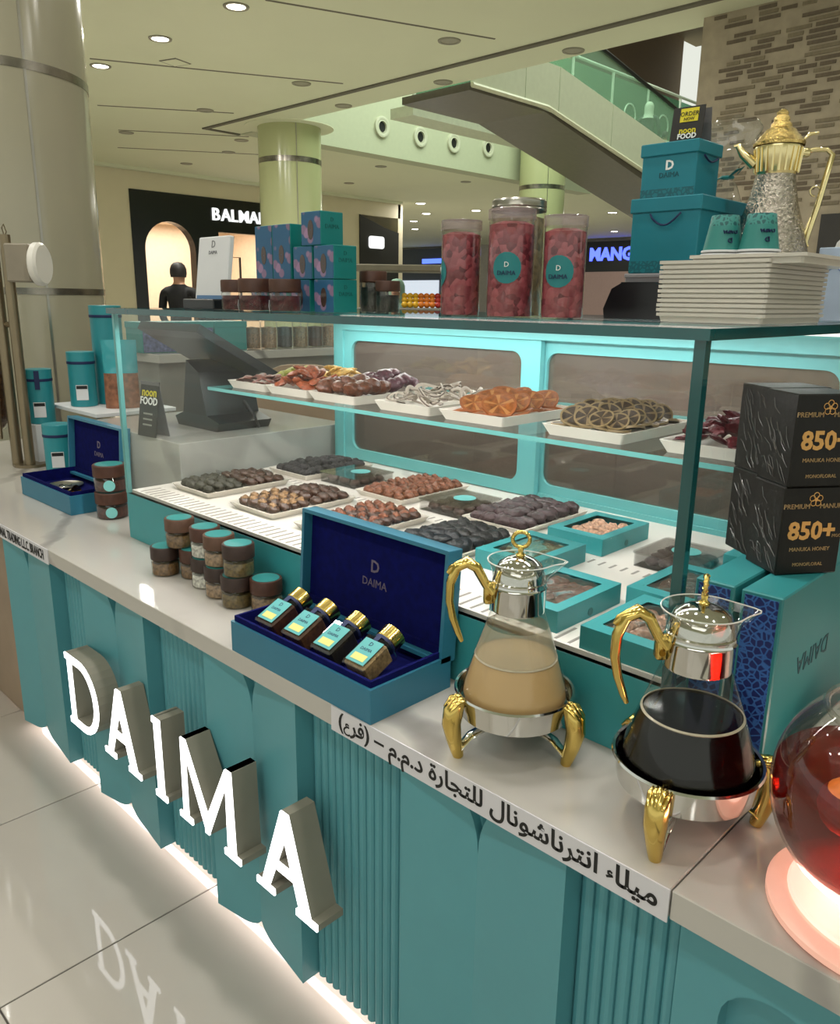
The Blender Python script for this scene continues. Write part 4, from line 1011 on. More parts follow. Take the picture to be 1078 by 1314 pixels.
# clear plastic boxes with a round teal sticker
def clear_box(x, y, w, d, label, fillkey):
    t = thing('clear_box', label, 'box', (x, y, zt), 0, 'clear boxes with teal stickers')
    g = G(); frame_poly(g, rrect(0, w, 0, d, 0.008, 3), rrect(0.002, w - 0.002, 0.002, d - 0.002, 0.007, 3), 0, 0.030); g.box((0.002, 0.002, 0), (w - 0.002, d - 0.002, 0.001)); g.obj('tub', PANE_THIN, t, 40)
    lid = G(); lid.prism(rrect(-0.003, w + 0.003, -0.003, d + 0.003, 0.01, 3), 0.030, 0.033); lo = lid.obj('lid', PANE_THIN, t)
    G().cyl(0.032, 0.0331, 0.0337, 28, c=(w * 0.55, d * 0.55, 0)).obj('sticker', mat('clear_box_sticker', '#62b6b6', 0.45), lo)
    fill(x + 0.010, x + w - 0.010, y + 0.010, y + d - 0.010, zt + 0.0015, 3, 4, DM[fillkey], 'date', 'date packed inside the ' + label, 'date', 'dates in the ' + label[:30], sc=0.95, jit=0.002)
clear_box(-2.000, 1.590, 0.175, 0.165, 'clear sticker box between the black and pecan date trays', 'brown')
clear_box(-1.528, 1.565, 0.165, 0.170, 'clear sticker box between the pecan and purple date trays', 'brown')
clear_box(-0.850, 1.560, 0.150, 0.160, 'clear sticker box behind the corner of the glass case', 'purple')

# teal cartons with a window in the lid
fruit_mat('cookie', '#b89078', 0.7); fruit_mat('rosewood', '#7a5a50', 0.6); fruit_mat('bean', '#5a4638', 0.6); fruit_mat('greenish', '#7f8a68', 0.6)
PIECE = {k: [G().blob(0.020, 0.013, 0.011, 10, 7, 0.35, 3, seed=s + 4).mesh('sweet', FM[k], 60) for s in range(2)] for k in ('cookie', 'rosewood', 'bean', 'greenish')}
WB = mat('window_box_teal', '#2f8a8e', 0.4, var=0.02)
def window_box(x, y, w, d, label, key, film=True):
    h = 0.040
    t = thing('window_box', label, 'box', (x, y, zt), 0, 'teal cartons with windows')
    g = G(); frame_poly(g, rrect(0, w, 0, d, 0.0015, 2), rrect(0.004, w - 0.004, 0.004, d - 0.004, 0.001, 2), 0, h)
    g.box((0.003, 0.003, 0), (w - 0.003, d - 0.003, 0.002)); g.obj('carton', WB, t)
    g = G(); frame_poly(g, rrect(0.0, w, 0.0, d, 0.0015, 2), rrect(0.024, w - 0.024, 0.030, d - 0.030, 0.004, 2), h, h + 0.0012)
    lo = g.obj('lid_frame', WB, t)
    if film:
        V = []; F = []; n = 10
        for i in range(n + 1):
            for j in range(n + 1):
                V.append((0.02 + (w - 0.04) * i / n, 0.026 + (d - 0.052) * j / n, h - 0.001 + 0.0035 * noise.noise(Vector((i * 0.6 + x * 9, j * 0.5, y * 7)))))
        for i in range(n):
            for j in range(n): a = i * (n + 1) + j; F.append((a, a + n + 1, a + n + 2, a + 1))
        G().add(V, F).obj('window_film', glass('window_film', (0.93, 0.93, 0.91), 2.6, 0.06, base=0.07), lo, 60)
    G().cyl(0.008, 0, 0.0008, 14, M=T(w + 0.0002, d * 0.5, 0.012) @ EAST).obj('thumb_notch', mat('notch_shade', '#2a6a6c', 0.6), t)
    fill(x + 0.026, x + w - 0.026, y + 0.032, y + d - 0.032, zt + 0.010, 3, 5, PIECE[key], 'sweet', 'sweet packed inside the ' + label, 'sweet', 'sweets in the ' + label[:40], sc=1.1, ang=1.2, jit=0.004, pile=0.004)
window_box(-1.085, 1.562, 0.155, 0.215, 'teal window carton of pinkish cookies touching the purple dates', 'cookie', film=False)
window_box(-1.092, 1.300, 0.155, 0.205, 'teal window carton directly behind the milky tea pot lid', 'greenish')
window_box(-0.900, 1.118, 0.155, 0.215, 'teal window carton right of the milky tea pot', 'rosewood')
window_box(-0.730, 1.325, 0.155, 0.215, 'teal window carton behind the glass corner of the case', 'bean')
window_box(-0.684, 1.096, 0.155, 0.215, 'teal window carton behind the black coffee pot handle', 'cookie')
window_box(-0.690, 1.665, 0.150, 0.215, 'teal window carton at the back corner under the rear door', 'cookie')

# ---------------------------------------------------------------- dried fruit on the glass shelf
zs = 1.2272; zsf = zs + 0.014
GS = 'white trays on the glass shelf'
def slice_mesh(name, R, th, m_peel, m_flesh, m_rib, warp, seed, hole=0.0):
    g = G(); n = 20; rr = random.Random(seed)
    w = lambda r, a: warp * (r / R) ** 2 * math.sin(2 * a + seed)
    rings = [(hole * R + 0.0006, 0), (0.45 * R, 0), (0.86 * R, 0), (0.90 * R, 0.0006), (R, 0.0004)]
    V = []
    for sgn in (1, -1):
        for r, dz in rings:
            for k in range(n):
                a = 2 * PI * k / n; V.append((r * math.cos(a), r * math.sin(a), sgn * (th / 2 + dz) + w(r, a)))
    nr = len(rings)
    for sgn in (0, 1):
        o = sgn * nr * n
        for i in range(nr - 1):
            for k in range(n):
                f = (o + i * n + k, o + i * n + (k + 1) % n, o + (i + 1) * n + (k + 1) % n, o + (i + 1) * n + k)
                g.f.append(f if sgn == 0 else tuple(reversed(f)))
                seg = (k % 4 == 0)
                g.m.append(0 if i >= 2 else (2 if seg else 1))
    for k in range(n):
        g.f.append((4 * n + k, 4 * n + (k + 1) % n, nr * n + 4 * n + (k + 1) % n, nr * n + 4 * n + k)); g.m.append(0)
        g.f.append((k, nr * n + k, nr * n + (k + 1) % n, (k + 1) % n)); g.m.append(0)
    g.v = V
    return g.mesh(name, [m_peel, m_flesh, m_rib], 60)
PEEL_O = mat('orange_slice_peel', '#8a4c20', 0.5, var=0.3); FLESH_O = mat('orange_slice_flesh', '#804618', 0.4, var=0.5, scale=80); RIB_O = mat('orange_slice_rib', '#a06c3a', 0.5)
PEEL_L = mat('lime_slice_peel', '#7a6848', 0.5, var=0.3); FLESH_L = mat('lime_slice_flesh', '#33261a', 0.5, var=0.5, scale=80); RIB_L = mat('lime_slice_rib', '#6e5c40', 0.5)
OS = [slice_mesh('orange_slice', 0.038, 0.0045, PEEL_O, FLESH_O, RIB_O, 0.004, s) for s in range(3)]
LS = [slice_mesh('lime_slice', 0.025, 0.0035, PEEL_L, FLESH_L, RIB_L, 0.0015, s) for s in range(3)]
COCO = mat('coconut_pale', '#a89e92', 0.6, var=0.15); COCOD = mat('coconut_skin', '#4a3d36', 0.6)
def ring_mesh(seed):
    rr = random.Random(seed); a0 = rr.uniform(0, 1); span = rr.uniform(3.2, 6.2); R = rr.uniform(0.020, 0.028); g = G()
    P = [(R * math.cos(a0 + span * k / 14), R * math.sin(a0 + span * k / 14), 0.005 * math.sin(k * 0.7 + seed)) for k in range(15)]
    g.tube(P, 0.0052, 6, 0, flat=0.45); g.tube([(p[0] * 1.09, p[1] * 1.09, p[2]) for p in P], 0.0022, 5, 1)
    return g.mesh('coconut_ring', [COCO, COCOD], 60)
CR = [ring_mesh(s) for s in range(4)]
fruit_mat('fig', '#55280e', 0.3); fruit_mat('prune', '#451828', 0.35); fruit_mat('apricot', '#7e350c', 0.3); fruit_mat('mango', '#c8a254', 0.4); fruit_mat('kiwi', '#8a8a34', 0.5); fruit_mat('strawb', '#5f2f22', 0.4); fruit_mat('hibiscus', '#4e1019', 0.45)
FIG = [G().blob(0.027, 0.024, 0.017, 14, 9, 0.22, 2.6, seed=s).mesh('fig', FM['fig'], 60) for s in range(3)]
PRU = [G().blob(0.024, 0.020, 0.014, 12, 9, 0.35, 3.5, seed=s).mesh('prune', FM['prune'], 60) for s in range(3)]
def flake(key, name, sx, sy, sz, amp=0.3): return [G().blob(sx, sy, sz, 12, 7, amp, 2.5, seed=s + 20).mesh(name, FM[key], 60) for s in range(3)]
APR = flake('apricot', 'apricot', 0.026, 0.020, 0.008); MNG = flake('mango', 'mango_slice', 0.032, 0.016, 0.006); KIW = flake('kiwi', 'kiwi_slice', 0.022, 0.020, 0.005); STR = flake('strawb', 'strawberry_slice', 0.022, 0.014, 0.004)
HIB = flake('hibiscus', 'hibiscus_flake', 0.018, 0.011, 0.004, 0.5)
YS = 1.395
tray(-2.212, YS, zs, 'white shelf tray of strawberry and kiwi slices at the far end', TMS, GS)
fill(-2.195, -2.03, YS + 0.02, YS + 0.14, zsf, 4, 5, STR, 'strawberry_slice', 'dried reddish brown strawberry slice on the far shelf tray', 'dried fruit', 'dried strawberry slices', pile=0.018, sc=1.1, ang=3, tilt=0.4, hz=0.006)
fill(-2.195, -2.03, YS + 0.15, YS + 0.27, zsf, 4, 5, KIW, 'kiwi_slice', 'dried green kiwi slice at the back of the far shelf tray', 'dried fruit', 'dried kiwi slices', pile=0.032, sc=1.1, ang=3, tilt=0.5, hz=0.008)
tray(-2.008, YS, zs, 'white shelf tray of orange apricots and pale mango', TMS, GS)
fill(-1.993, -1.825, YS + 0.02, YS + 0.15, zsf, 4, 5, APR, 'apricot', 'glossy orange dried apricot on the shelf', 'dried fruit', 'dried apricots', pile=0.045, sc=1.1, ang=3, tilt=0.5, hz=0.010)
fill(-1.993, -1.825, YS + 0.16, YS + 0.27, zsf, 4, 5, MNG, 'mango_slice', 'pale yellow dried mango slice on the shelf', 'dried fruit', 'dried mango slices', pile=0.045, sc=1.1, ang=3, tilt=0.5, hz=0.008)
tray(-1.803, YS, zs, 'white shelf tray of brown figs and dark prunes', TMS, GS)
fill(-1.785, -1.62, YS + 0.02, YS + 0.15, zsf, 3, 4, FIG, 'fig', 'glossy brown dried fig on the shelf', 'dried fruit', 'dried figs', pile=0.022, sc=1.15, ang=3, tilt=0.4, hz=0.014)
fill(-1.785, -1.62, YS + 0.16, YS + 0.275, zsf, 3, 4, PRU, 'prune', 'dark purple prune behind the figs on the shelf', 'dried fruit', 'dried prunes', pile=0.035, sc=1.25, ang=3, tilt=0.4, hz=0.014)
tray(-1.530, YS, zs, 'white shelf tray of pale coconut rings', TMS, GS)
fill(-1.510, -1.345, YS + 0.025, YS + 0.27, zsf, 4, 7, CR, 'coconut_ring', 'pale curled coconut ring on the shelf', 'dried fruit', 'coconut rings', pile=0.022, sc=1.05, ang=3, tilt=0.6, hz=0.012, lean=0.35)
tray(-1.302, YS, zs, 'white shelf tray of dried orange slices', TMS, GS)
fill(-1.280, -1.12, YS + 0.03, YS + 0.26, zsf, 3, 5, OS, 'orange_slice', 'dried orange slice on the shelf', 'dried fruit', 'dried orange slices', pile=0.006, ang=3, tilt=0.14, hz=0.006, sc=1.05)
fill(-1.275, -1.125, YS + 0.03, YS + 0.26, zsf + 0.010, 2, 4, OS, 'orange_slice', 'dried orange slice on the shelf', 'dried fruit', 'dried orange slices', pile=0.012, ang=0.5, tilt=0.2, hz=0.012, lean=0.6, base_rz=0.6)
tray(-1.000, YS, zs, 'white shelf tray of dried lime slices nearest the glass corner', TMS, GS)
fill(-0.985, -0.815, YS + 0.02, YS + 0.27, zsf, 5, 7, LS, 'lime_slice', 'dried dark lime slice on the shelf', 'dried fruit', 'dried lime slices', pile=0.020, ang=3, tilt=0.22, hz=0.006, sc=1.1)
fill(-0.97, -0.83, YS + 0.03, YS + 0.25, zsf + 0.012, 4, 6, LS, 'lime_slice', 'dried dark lime slice on the shelf', 'dried fruit', 'dried lime slices', pile=0.020, ang=0.5, tilt=0.25, hz=0.010, sc=1.05, lean=0.75, base_rz=0.6)
tray(-0.728, YS, zs, 'white shelf tray of dark red hibiscus behind the glass corner', TMS, GS)
fill(-0.715, -0.545, YS + 0.02, YS + 0.27, zsf, 5, 7, HIB, 'hibiscus_flake', 'dark red hibiscus flake on the shelf', 'dried fruit', 'hibiscus flakes', pile=0.030, ang=3, tilt=0.7, hz=0.008, sc=1.2)
fill(-0.70, -0.56, YS + 0.05, YS + 0.24, zsf + 0.012, 4, 5, HIB, 'hibiscus_flake', 'dark red hibiscus flake on the shelf', 'dried fruit', 'hibiscus flakes', pile=0.030, ang=3, tilt=0.7, hz=0.008, sc=1.2)
# ================================================================== ON TOP OF THE DISPLAY CASE
ZG = ZT + 0.0005
# QR-style counter display: plain white card stand (no code printed)
qs = thing('card_stand', 'white upright card stand with small grey print at the far end of the case', 'sign', (-2.128, 1.18, ZG))
G().box((0.0, 0.03, 0.0), (0.16, 0.13, 0.028), bev=0.003).obj('foot', BLACK, qs)
G().box((0.0, 0.0, 0.0), (0.158, 0.016, 0.172), bev=0.003, M=T(0, 0.07, 0.026) @ RX(-8)).obj('card', WHITE_MATT, qs)
G().box((0.01, -0.001, 0.0), (0.15, 0.0, 0.012), M=T(0, 0.07, 0.026) @ RX(-8)).obj('blue_foot_band', mat('band_blue', '#5a7fa8', 0.5), qs)
g = G(); M = T(0, 0.07, 0.026) @ RX(-8) @ FRONT
g.text('D', 0.028, M @ T(0.079, 0.150, 0.0005)); g.text('DAIMA', 0.014, M @ T(0.079, 0.128, 0.0005)); g.obj('logo_print', GREY, qs)

FLOWER_JAR = {}
CONT['berry'] = mat('filling_berry', '#4a1018', 0.5, var=0.6, scale=110, bump=0.5)
CONT['dark'] = mat('filling_dark', '#23241f', 0.6, var=0.6, scale=110, bump=0.5)
def wood_jar(loc, r, h, hl, fill_, label, group, tag_=False):
    t = thing('wood_lid_jar', label, 'jar', loc, 0, group)
    G().lathe([(r * 0.92, 0.0), (r, 0.004), (r, h), (r * 0.9, h + 0.003)], 26, capb=True).obj('glass', JARGLASS, t, 40)
    G().lathe([(r * 0.9, 0.003), (r * 0.93, 0.006), (r * 0.93, h * 0.86), (0.001, h * 0.88)], 20, capb=True).obj('filling', CONT[fill_], t, 40)
    G().lathe([(r * 0.96, h + 0.002), (r * 1.02, h + 0.004), (r * 1.02, h + hl), (r * 0.97, h + hl + 0.003), (0.001, h + hl + 0.003)], 26).obj('lid', WOOD, t, 40)
    if tag_: G().box((-0.010, -0.010, 0), (0.010, 0.010, 0.0008), M=RZ(-44) @ T(0, -r * 1.01, 0.014) @ FRONT @ RZ(45)).obj('tag', WHITE_MATT, t)
    return t
wood_jar((-1.859, 1.215, ZG), 0.040, 0.044, 0.030, 'berry', 'berry jar with brown wooden lid beside the white card stand', 'berry jars with wooden lids')
wood_jar((-1.760, 1.205, ZG), 0.042, 0.044, 0.032, 'berry', 'berry jar with wooden lid and white tag in the middle', 'berry jars with wooden lids', True)
wood_jar((-1.645, 1.212, ZG), 0.038, 0.044, 0.030, 'berry', 'berry jar with wooden lid touching the floral boxes', 'berry jars with wooden lids', True)
wood_jar((-1.556, 1.420, ZG), 0.034, 0.072, 0.026, 'dark', 'tall clear jar with wooden lid right of the floral boxes', 'clear jars right of the floral boxes')
wood_jar((-1.487, 1.405, ZG), 0.030, 0.050, 0.024, 'dark', 'short clear jar with wooden lid right of the floral boxes', 'clear jars right of the floral boxes')

# small boxes with a floral print on one side
def floral_mat():
    m, nt, N, L = nodes_of('floral_print')
    b = N['Principled BSDF']; b.inputs['Roughness'].default_value = 0.4
    tc = N.new('ShaderNodeTexCoord')
    v = N.new('ShaderNodeTexVoronoi'); v.inputs['Scale'].default_value = 30; L.new(tc.outputs['Object'], v.inputs['Vector'])
    r = N.new('ShaderNodeValToRGB'); e = r.color_ramp.elements
    e[0].position = 0.34; e[0].color = (1, 1, 1, 1); e[1].position = 0.42; e[1].color = (0, 0, 0, 1)
    L.new(v.outputs['Distance'], r.inputs[0])
    pc = N.new('ShaderNodeValToRGB'); pc.color_ramp.elements[0].color = lin('#b58fb4'); pc.color_ramp.elements[1].color = lin('#6f5f78')
    L.new(v.outputs['Color'], pc.inputs[0])
    mx = N.new('ShaderNodeMix'); mx.data_type = 'RGBA'; mx.inputs[6].default_value = lin('#2c5f86')
    L.new(r.outputs[0], mx.inputs[0]); L.new(pc.outputs[0], mx.inputs[7]); L.new(mx.outputs[2], b.inputs['Base Color'])
    return m
FLORAL = floral_mat()
FBT = mat('floral_box_teal', '#13807e', 0.4, var=0.02)
def floral_box(x, y, z, w, d, h, label):
    t = thing('floral_box', label, 'box', (x, y, z), 0, 'floral boxes on the case')
    G().box((0, 0, 0), (w, d, h - 0.0008), bev=0.0015).obj('carton', FBT, t)
    G().box((0.001, -0.0012, 0.001), (w - 0.001, 0.0002, h - 0.002)).obj('floral_side', FLORAL, t)
    G().lathe([(0.001, 0), (0.011, 0), (0.011, 0.0006), (0.001, 0.0006)], 14, M=T(w * 0.5, -0.0014, h * 0.45) @ FRONT @ Matrix.Diagonal((1, 2.1, 1, 1))).obj('window', mat('dark_window', '#4a3a34', 0.15), t)
    g = G(); M = T(w + 0.0003, d * 0.5, h * 0.5) @ EAST; g.text('DAIMA', 0.014, M @ T(0, 0.004, 0)); g.text('D', 0.014, M @ T(0, 0.020, 0)); g.obj('logo', mat('floral_logo', '#11605f', 0.5), t)
hb = 0.079; y0 = 1.28
floral_box(-1.617, y0, ZG, 0.074, 0.075, hb, 'teal floral box in the bottom row at the jar end')
floral_box(-1.712, y0 + 0.002, ZG, 0.074, 0.075, hb, 'teal floral box in the bottom row behind the third berry jar')
floral_box(-1.806, y0, ZG, 0.074, 0.075, hb, 'teal floral box in the bottom row behind the middle berry jar')
floral_box(-1.894, y0 + 0.004, ZG, 0.074, 0.075, hb, 'teal floral box in the bottom row nearest the card stand')
floral_box(-1.6155, y0, ZG + hb, 0.074, 0.073, hb, 'teal floral box in the second row at the jar end')
floral_box(-1.700, y0 + 0.002, ZG + hb, 0.074, 0.073, hb, 'teal floral box in the second row under the top box')
floral_box(-1.664, y0 + 0.001, ZG + 2 * hb, 0.074, 0.071, hb, 'single teal floral box on top of the stack')
floral_box(-1.786, y0 + 0.002, ZG + hb, 0.074, 0.075, 0.135, 'taller floral box in the second row beside the top box')
floral_box(-1.866, y0 + 0.004, ZG + hb, 0.074, 0.075, 0.135, 'taller floral box at the card stand end of the second row')

# tubs of pink dried fruit
FRUITP = {}
def speckle(name, a, b, scale):
    m, nt, N, L = nodes_of(name)
    bs = N['Principled BSDF']; bs.inputs['Roughness'].default_value = 0.45
    tc = N.new('ShaderNodeTexCoord'); v = N.new('ShaderNodeTexVoronoi'); v.inputs['Scale'].default_value = scale; L.new(tc.outputs['Object'], v.inputs['Vector'])
    r = N.new('ShaderNodeValToRGB'); r.color_ramp.elements[0].color = lin(a); r.color_ramp.elements[1].color = lin(b); L.new(v.outputs['Color'], r.inputs[0]); L.new(r.outputs[0], bs.inputs['Base Color'])
    bp = N.new('ShaderNodeBump'); bp.inputs['Strength'].default_value = 0.8; bp.inputs['Distance'].default_value = 0.004; bp.invert = True; L.new(v.outputs['Distance'], bp.inputs['Height']); L.new(bp.outputs[0], bs.inputs['Normal'])
    return m
PINKF = speckle('dried_rosy_slices', '#5c1426', '#b85c66', 75); NUTF = speckle('mixed_nuts', '#6a5a44', '#a8946c', 60)
def tub(loc, r, h, label, m, sa, metal=False, group='clear tubs of dried fruit'):
    t = thing('fruit_tub', label, 'tub', loc, 0, group)
    G().lathe([(r * 0.94, 0.0), (r, 0.004), (r, h - 0.012), (r * 0.98, h - 0.008)], 36, capb=True).obj('tub', JARGLASS, t, 40)
    G().lathe([(r * 0.93, 0.003), (r * 0.965, 0.008), (r * 0.965, h - 0.030), (r * 0.6, h - 0.024), (0.001, h - 0.026)], 32, capb=True).obj('dried_fruit', m, t, 50)
    if metal:
        G().lathe([(r * 1.03, h - 0.016), (r * 1.05, h - 0.013), (r * 1.03, h - 0.010), (r * 1.05, h - 0.007), (r * 1.03, h - 0.003), (r * 1.03, h + 0.004), (r * 0.97, h + 0.008), (0.001, h + 0.008)], 36).obj('screw_lid', STEEL, t, 30)
    else:
        G().lathe([(r * 1.03, h - 0.020), (r * 1.03, h - 0.001), (r * 0.98, h), (0.001, h - 0.001)], 36).obj('lid', glass('tub_lid', (0.88, 0.84, 0.84), 1.3, 0.08, haze='#c9b9bb', haze_amt=0.25), t, 40)
    n = 18; V = [(0, 0, 0)]; F = []
    s = 0.030
    for k in range(n + 1):
        pass
    g = G(); rows = 7
    for i in range(rows + 1):
        for k in range(n):
            q = s * i / rows; a = 2 * PI * k / n
            u = q * math.cos(a); v_ = q * math.sin(a); th = math.radians(sa) + u / (r * 1.008)
            g.v.append((r * 1.008 * math.cos(th), r * 1.008 * math.sin(th), h * 0.46 + v_))
    for i in range(rows):
        for k in range(n):
            g.f.append((i * n + k, i * n + (k + 1) % n, (i + 1) * n + (k + 1) % n, (i + 1) * n + k)); g.m.append(0)
    so = g.obj('sticker', mat('tub_sticker', '#1d7c80', 0.4), t, 60)
    a = math.radians(sa)
    M = T(r * 1.012 * math.cos(a), r * 1.012 * math.sin(a), h * 0.46) @ RZ(sa + 90) @ FRONT
    g = G(); g.text('D', 0.014, M @ T(0, 0.006, 0.0004), ex=0.0008); g.obj('logo', WHITE_INK, so)
    g = G(); g.text('DAIMA', 0.012, M @ T(0, -0.010, 0.0004), ex=0.0008); g.obj('brand_print', NAVY_INK, so)
    return t
tub((-1.195, 1.345, ZG), 0.042, 0.196, 'clear tub of pink dried fruit farthest from the trays', PINKF, 225)
tub((-1.048, 1.330, ZG), 0.046, 0.208, 'clear tub of pink dried fruit in the middle', PINKF, 298)
tub((-0.940, 1.360, ZG), 0.041, 0.192, 'clear tub of pink dried fruit closest to the white trays', PINKF, 290)
tub((-1.118, 1.440, ZG), 0.056, 0.232, 'metal lidded jar of nuts behind the pink fruit tubs', NUTF, 258, True)

# card terminal and grey carton beside it
bt = thing('card_terminal', 'black rounded card terminal lying between the tubs and the white trays', 'card terminal', (-0.925, 1.50, ZG), 0.10)
g = G(); g.prism([(-0.005, 0.0), (0.125, 0.0), (0.130, 0.02), (0.118, 0.062), (0.100, 0.072), (0.03, 0.072), (0.008, 0.060), (-0.008, 0.02)], 0, 0.10, 0, T(0, 0.10, 0) @ FRONT); g.obj('housing', BLACK, bt, 30)
G().box((0.02, 0.015, 0.0722), (0.105, 0.085, 0.0735), bev=0.0005).obj('screen', mat('terminal_screen', '#2b2e33', 0.12), bt)
gs = thing('grey_riser', 'grey card riser box under the teal gift boxes', 'box', (-0.985, 1.665, ZG))
G().box((0, 0, 0), (0.164, 0.225, 0.094), bev=0.003).obj('carton', mat('riser_grey', '#77757a', 0.6), gs)
G().box((-0.002, -0.002, 0.086), (0.166, 0.227, 0.0955), bev=0.002).obj('lid', mat('riser_lid', '#8a888c', 0.6), gs)

# stack of white melamine trays
def lipped_tray(w, d):
    rr_ = lambda i: rrect(i, w - i, i, d - i, 0.006, 3)
    L_ = [(rr_(0.0065), 0.0), (rr_(0.0045), 0.0098), (rr_(0.0), 0.0102), (rr_(0.0), 0.0158), (rr_(0.004), 0.0160), (rr_(0.012), 0.003)]
    n = len(L_[0][0]); V = [(x, y, z) for P, z in L_ for x, y in P]; F = []
    for k in range(len(L_) - 1):
        for i in range(n): F.append((k * n + i, k * n + (i + 1) % n, (k + 1) * n + (i + 1) % n, (k + 1) * n + i))
    F += [tuple(reversed(range(n))), tuple(range((len(L_) - 1) * n, len(L_) * n))]
    return G().add(V, F).mesh('serving_tray', TRAY)
_tm = lipped_tray(0.20, 0.285)
for k in range(13):
    dx = 0.010 * 0 + (0.0 if k < 12 else 0.0)
    lab = 'white serving tray in the nested stack under the paper cups, number %s from the glass' % ['one', 'two', 'three', 'four', 'five', 'six', 'seven', 'eight', 'nine', 'ten', 'eleven', 'twelve'][k] if k < 12 else 'topmost white serving tray, set back on the nested stack under the cups'
    o = link('serving_tray', _tm, None, (-0.752 + (0.0 if k < 12 else 0.055), 1.385 + rf.uniform(-0.0015, 0.0015), ZG + 0.0082 * k), (0, 0, rf.uniform(-0.006, 0.006)), lab, 'tray', 'nested white trays on the case')
zst = ZG + 0.0082 * 12 + 0.0162
# paper cups turned upside down
def print_band():
    m, nt, N, L = nodes_of('cup_lattice_print')
    b = N['Principled BSDF']; b.inputs['Roughness'].default_value = 0.5
    tc = N.new('ShaderNodeTexCoord'); v = N.new('ShaderNodeTexVoronoi'); v.feature = 'DISTANCE_TO_EDGE'; v.inputs['Scale'].default_value = 120; L.new(tc.outputs['Object'], v.inputs['Vector'])
    r = N.new('ShaderNodeValToRGB'); r.color_ramp.elements[0].position = 0.1; r.color_ramp.elements[0].color = lin('#3a8a84'); r.color_ramp.elements[1].position = 0.2; r.color_ramp.elements[1].color = lin('#1d5a5c')
    L.new(v.outputs['Distance'], r.inputs[0]); L.new(r.outputs[0], b.inputs['Base Color'])
    return m
CUPB = print_band(); CUPT = mat('cup_teal', '#2f827c', 0.5, var=0.02)
for k, (x, y) in enumerate(((-0.668, 1.455), (-0.606, 1.462))):
    t = thing('paper_cup', ['upturned teal paper cup next to the teal gift boxes', 'upturned teal paper cup in front of the gold pot'][k], 'cup', (x, y, zst), 0, 'paper cups on the tray stack')
    G().lathe([(0.0335, 0.010), (0.026, 0.052)], 32).obj('wall', CUPT, t, 40)
    G().lathe([(0.0265, 0.049), (0.0235, 0.068), (0.0225, 0.069), (0.001, 0.067)], 32).obj('print_band', CUPB, t, 40)
    for z, r in ((0.002, 0.0355), (0.008, 0.0345)):
        G().tube([(r * math.cos(a * PI / 16), r * math.sin(a * PI / 16), z) for a in range(32)], 0.0022, 6, closed=True).obj('rim', WHITE_MATT, t, 60)
    a = math.radians(-45)
    g = G(); M = T(0.0312 * math.cos(a), 0.0312 * math.sin(a), 0.032) @ RZ(45) @ RX(-11) @ FRONT
    g.text('D', 0.012, M @ T(0, -0.006, 0) @ RZ(180), ex=0.0015); g.text('DAIMA', 0.008, M @ T(0, 0.008, 0) @ RZ(180), ex=0.0018); g.obj('logo', NAVY_INK, t)

# gold and silver coffee pot (dallah)
da = thing('gold_dallah', 'tall silver and gold Arabic coffee pot with domed lid and curved handle', 'coffee pot', (-0.728, 1.800, ZG), math.radians(36))
HAM = mat('hammered_silver', '#a8a298', 0.16, 1.0, var=0.35, scale=170, bump=1.0)
G().lathe([(0.001, 0.0), (0.070, 0.0), (0.074, 0.006), (0.070, 0.014), (0.078, 0.05), (0.084, 0.10), (0.080, 0.14), (0.066, 0.19), (0.051, 0.235), (0.042, 0.275), (0.039, 0.295)], 44).obj('body', HAM, da, 60)
g = G(); g.lathe([(0.0385, 0.292), (0.041, 0.296), (0.045, 0.330), (0.047, 0.345), (0.046, 0.350)], 44)
for k in range(22): g.tube([(0.0425 * math.cos(k * PI / 11), 0.0425 * math.sin(k * PI / 11), 0.298), (0.0472 * math.cos(k * PI / 11), 0.0472 * math.sin(k * PI / 11), 0.344)], 0.002, 5)
g.obj('collar', GOLD_PALE, da, 60)
lo = G().lathe([(0.050, 0.349), (0.051, 0.355), (0.046, 0.358), (0.040, 0.368), (0.036, 0.371), (0.030, 0.380), (0.022, 0.384), (0.020, 0.392), (0.016, 0.396), (0.0155, 0.403), (0.011, 0.408), (0.012, 0.413), (0.007, 0.418), (0.001, 0.421)], 36).obj('lid', mat('embossed_gold', '#d8bd78', 0.22, 1.0, var=0.3, scale=140, bump=0.9), da, 40)
G().tube([(-0.045, 0, 0.315), (-0.070, 0, 0.335), (-0.082, 0, 0.352), (-0.090, 0, 0.350)], [0.012, 0.009, 0.006, 0.003], 10).obj('spout', GOLD_PALE, da, 60)
h = G(); h.tube([(0.044, 0, 0.335), (0.070, 0, 0.342), (0.095, 0, 0.342), (0.107, 0, 0.332), (0.100, 0, 0.29), (0.090, 0, 0.23), (0.079, 0, 0.18), (0.075, 0, 0.16), (0.082, 0, 0.152)], [0.006, 0.005, 0.005, 0.006, 0.0065, 0.006, 0.006, 0.006, 0.003], 10)
h.tube([(0.066, 0, 0.165), (0.074, 0, 0.185), (0.080, 0, 0.21)], [0.004, 0.004, 0.003], 8)
h.tube([(0.082 + 0.010 * math.cos(a * 0.6), 0, 0.262 + 0.010 * math.sin(a * 0.6)) for a in range(9)], 0.002, 6)
h.box((0.040, -0.010, 0.328), (0.062, 0.010, 0.345), bev=0.003)
h.obj('handle', GOLD_PALE, da, 60)
G().tube([(0.048, 0, 0.362), (0.058, 0, 0.372), (0.075, 0, 0.374)], [0.003, 0.004, 0.003], 8).obj('thumb_rest', GOLD_PALE, lo, 60)

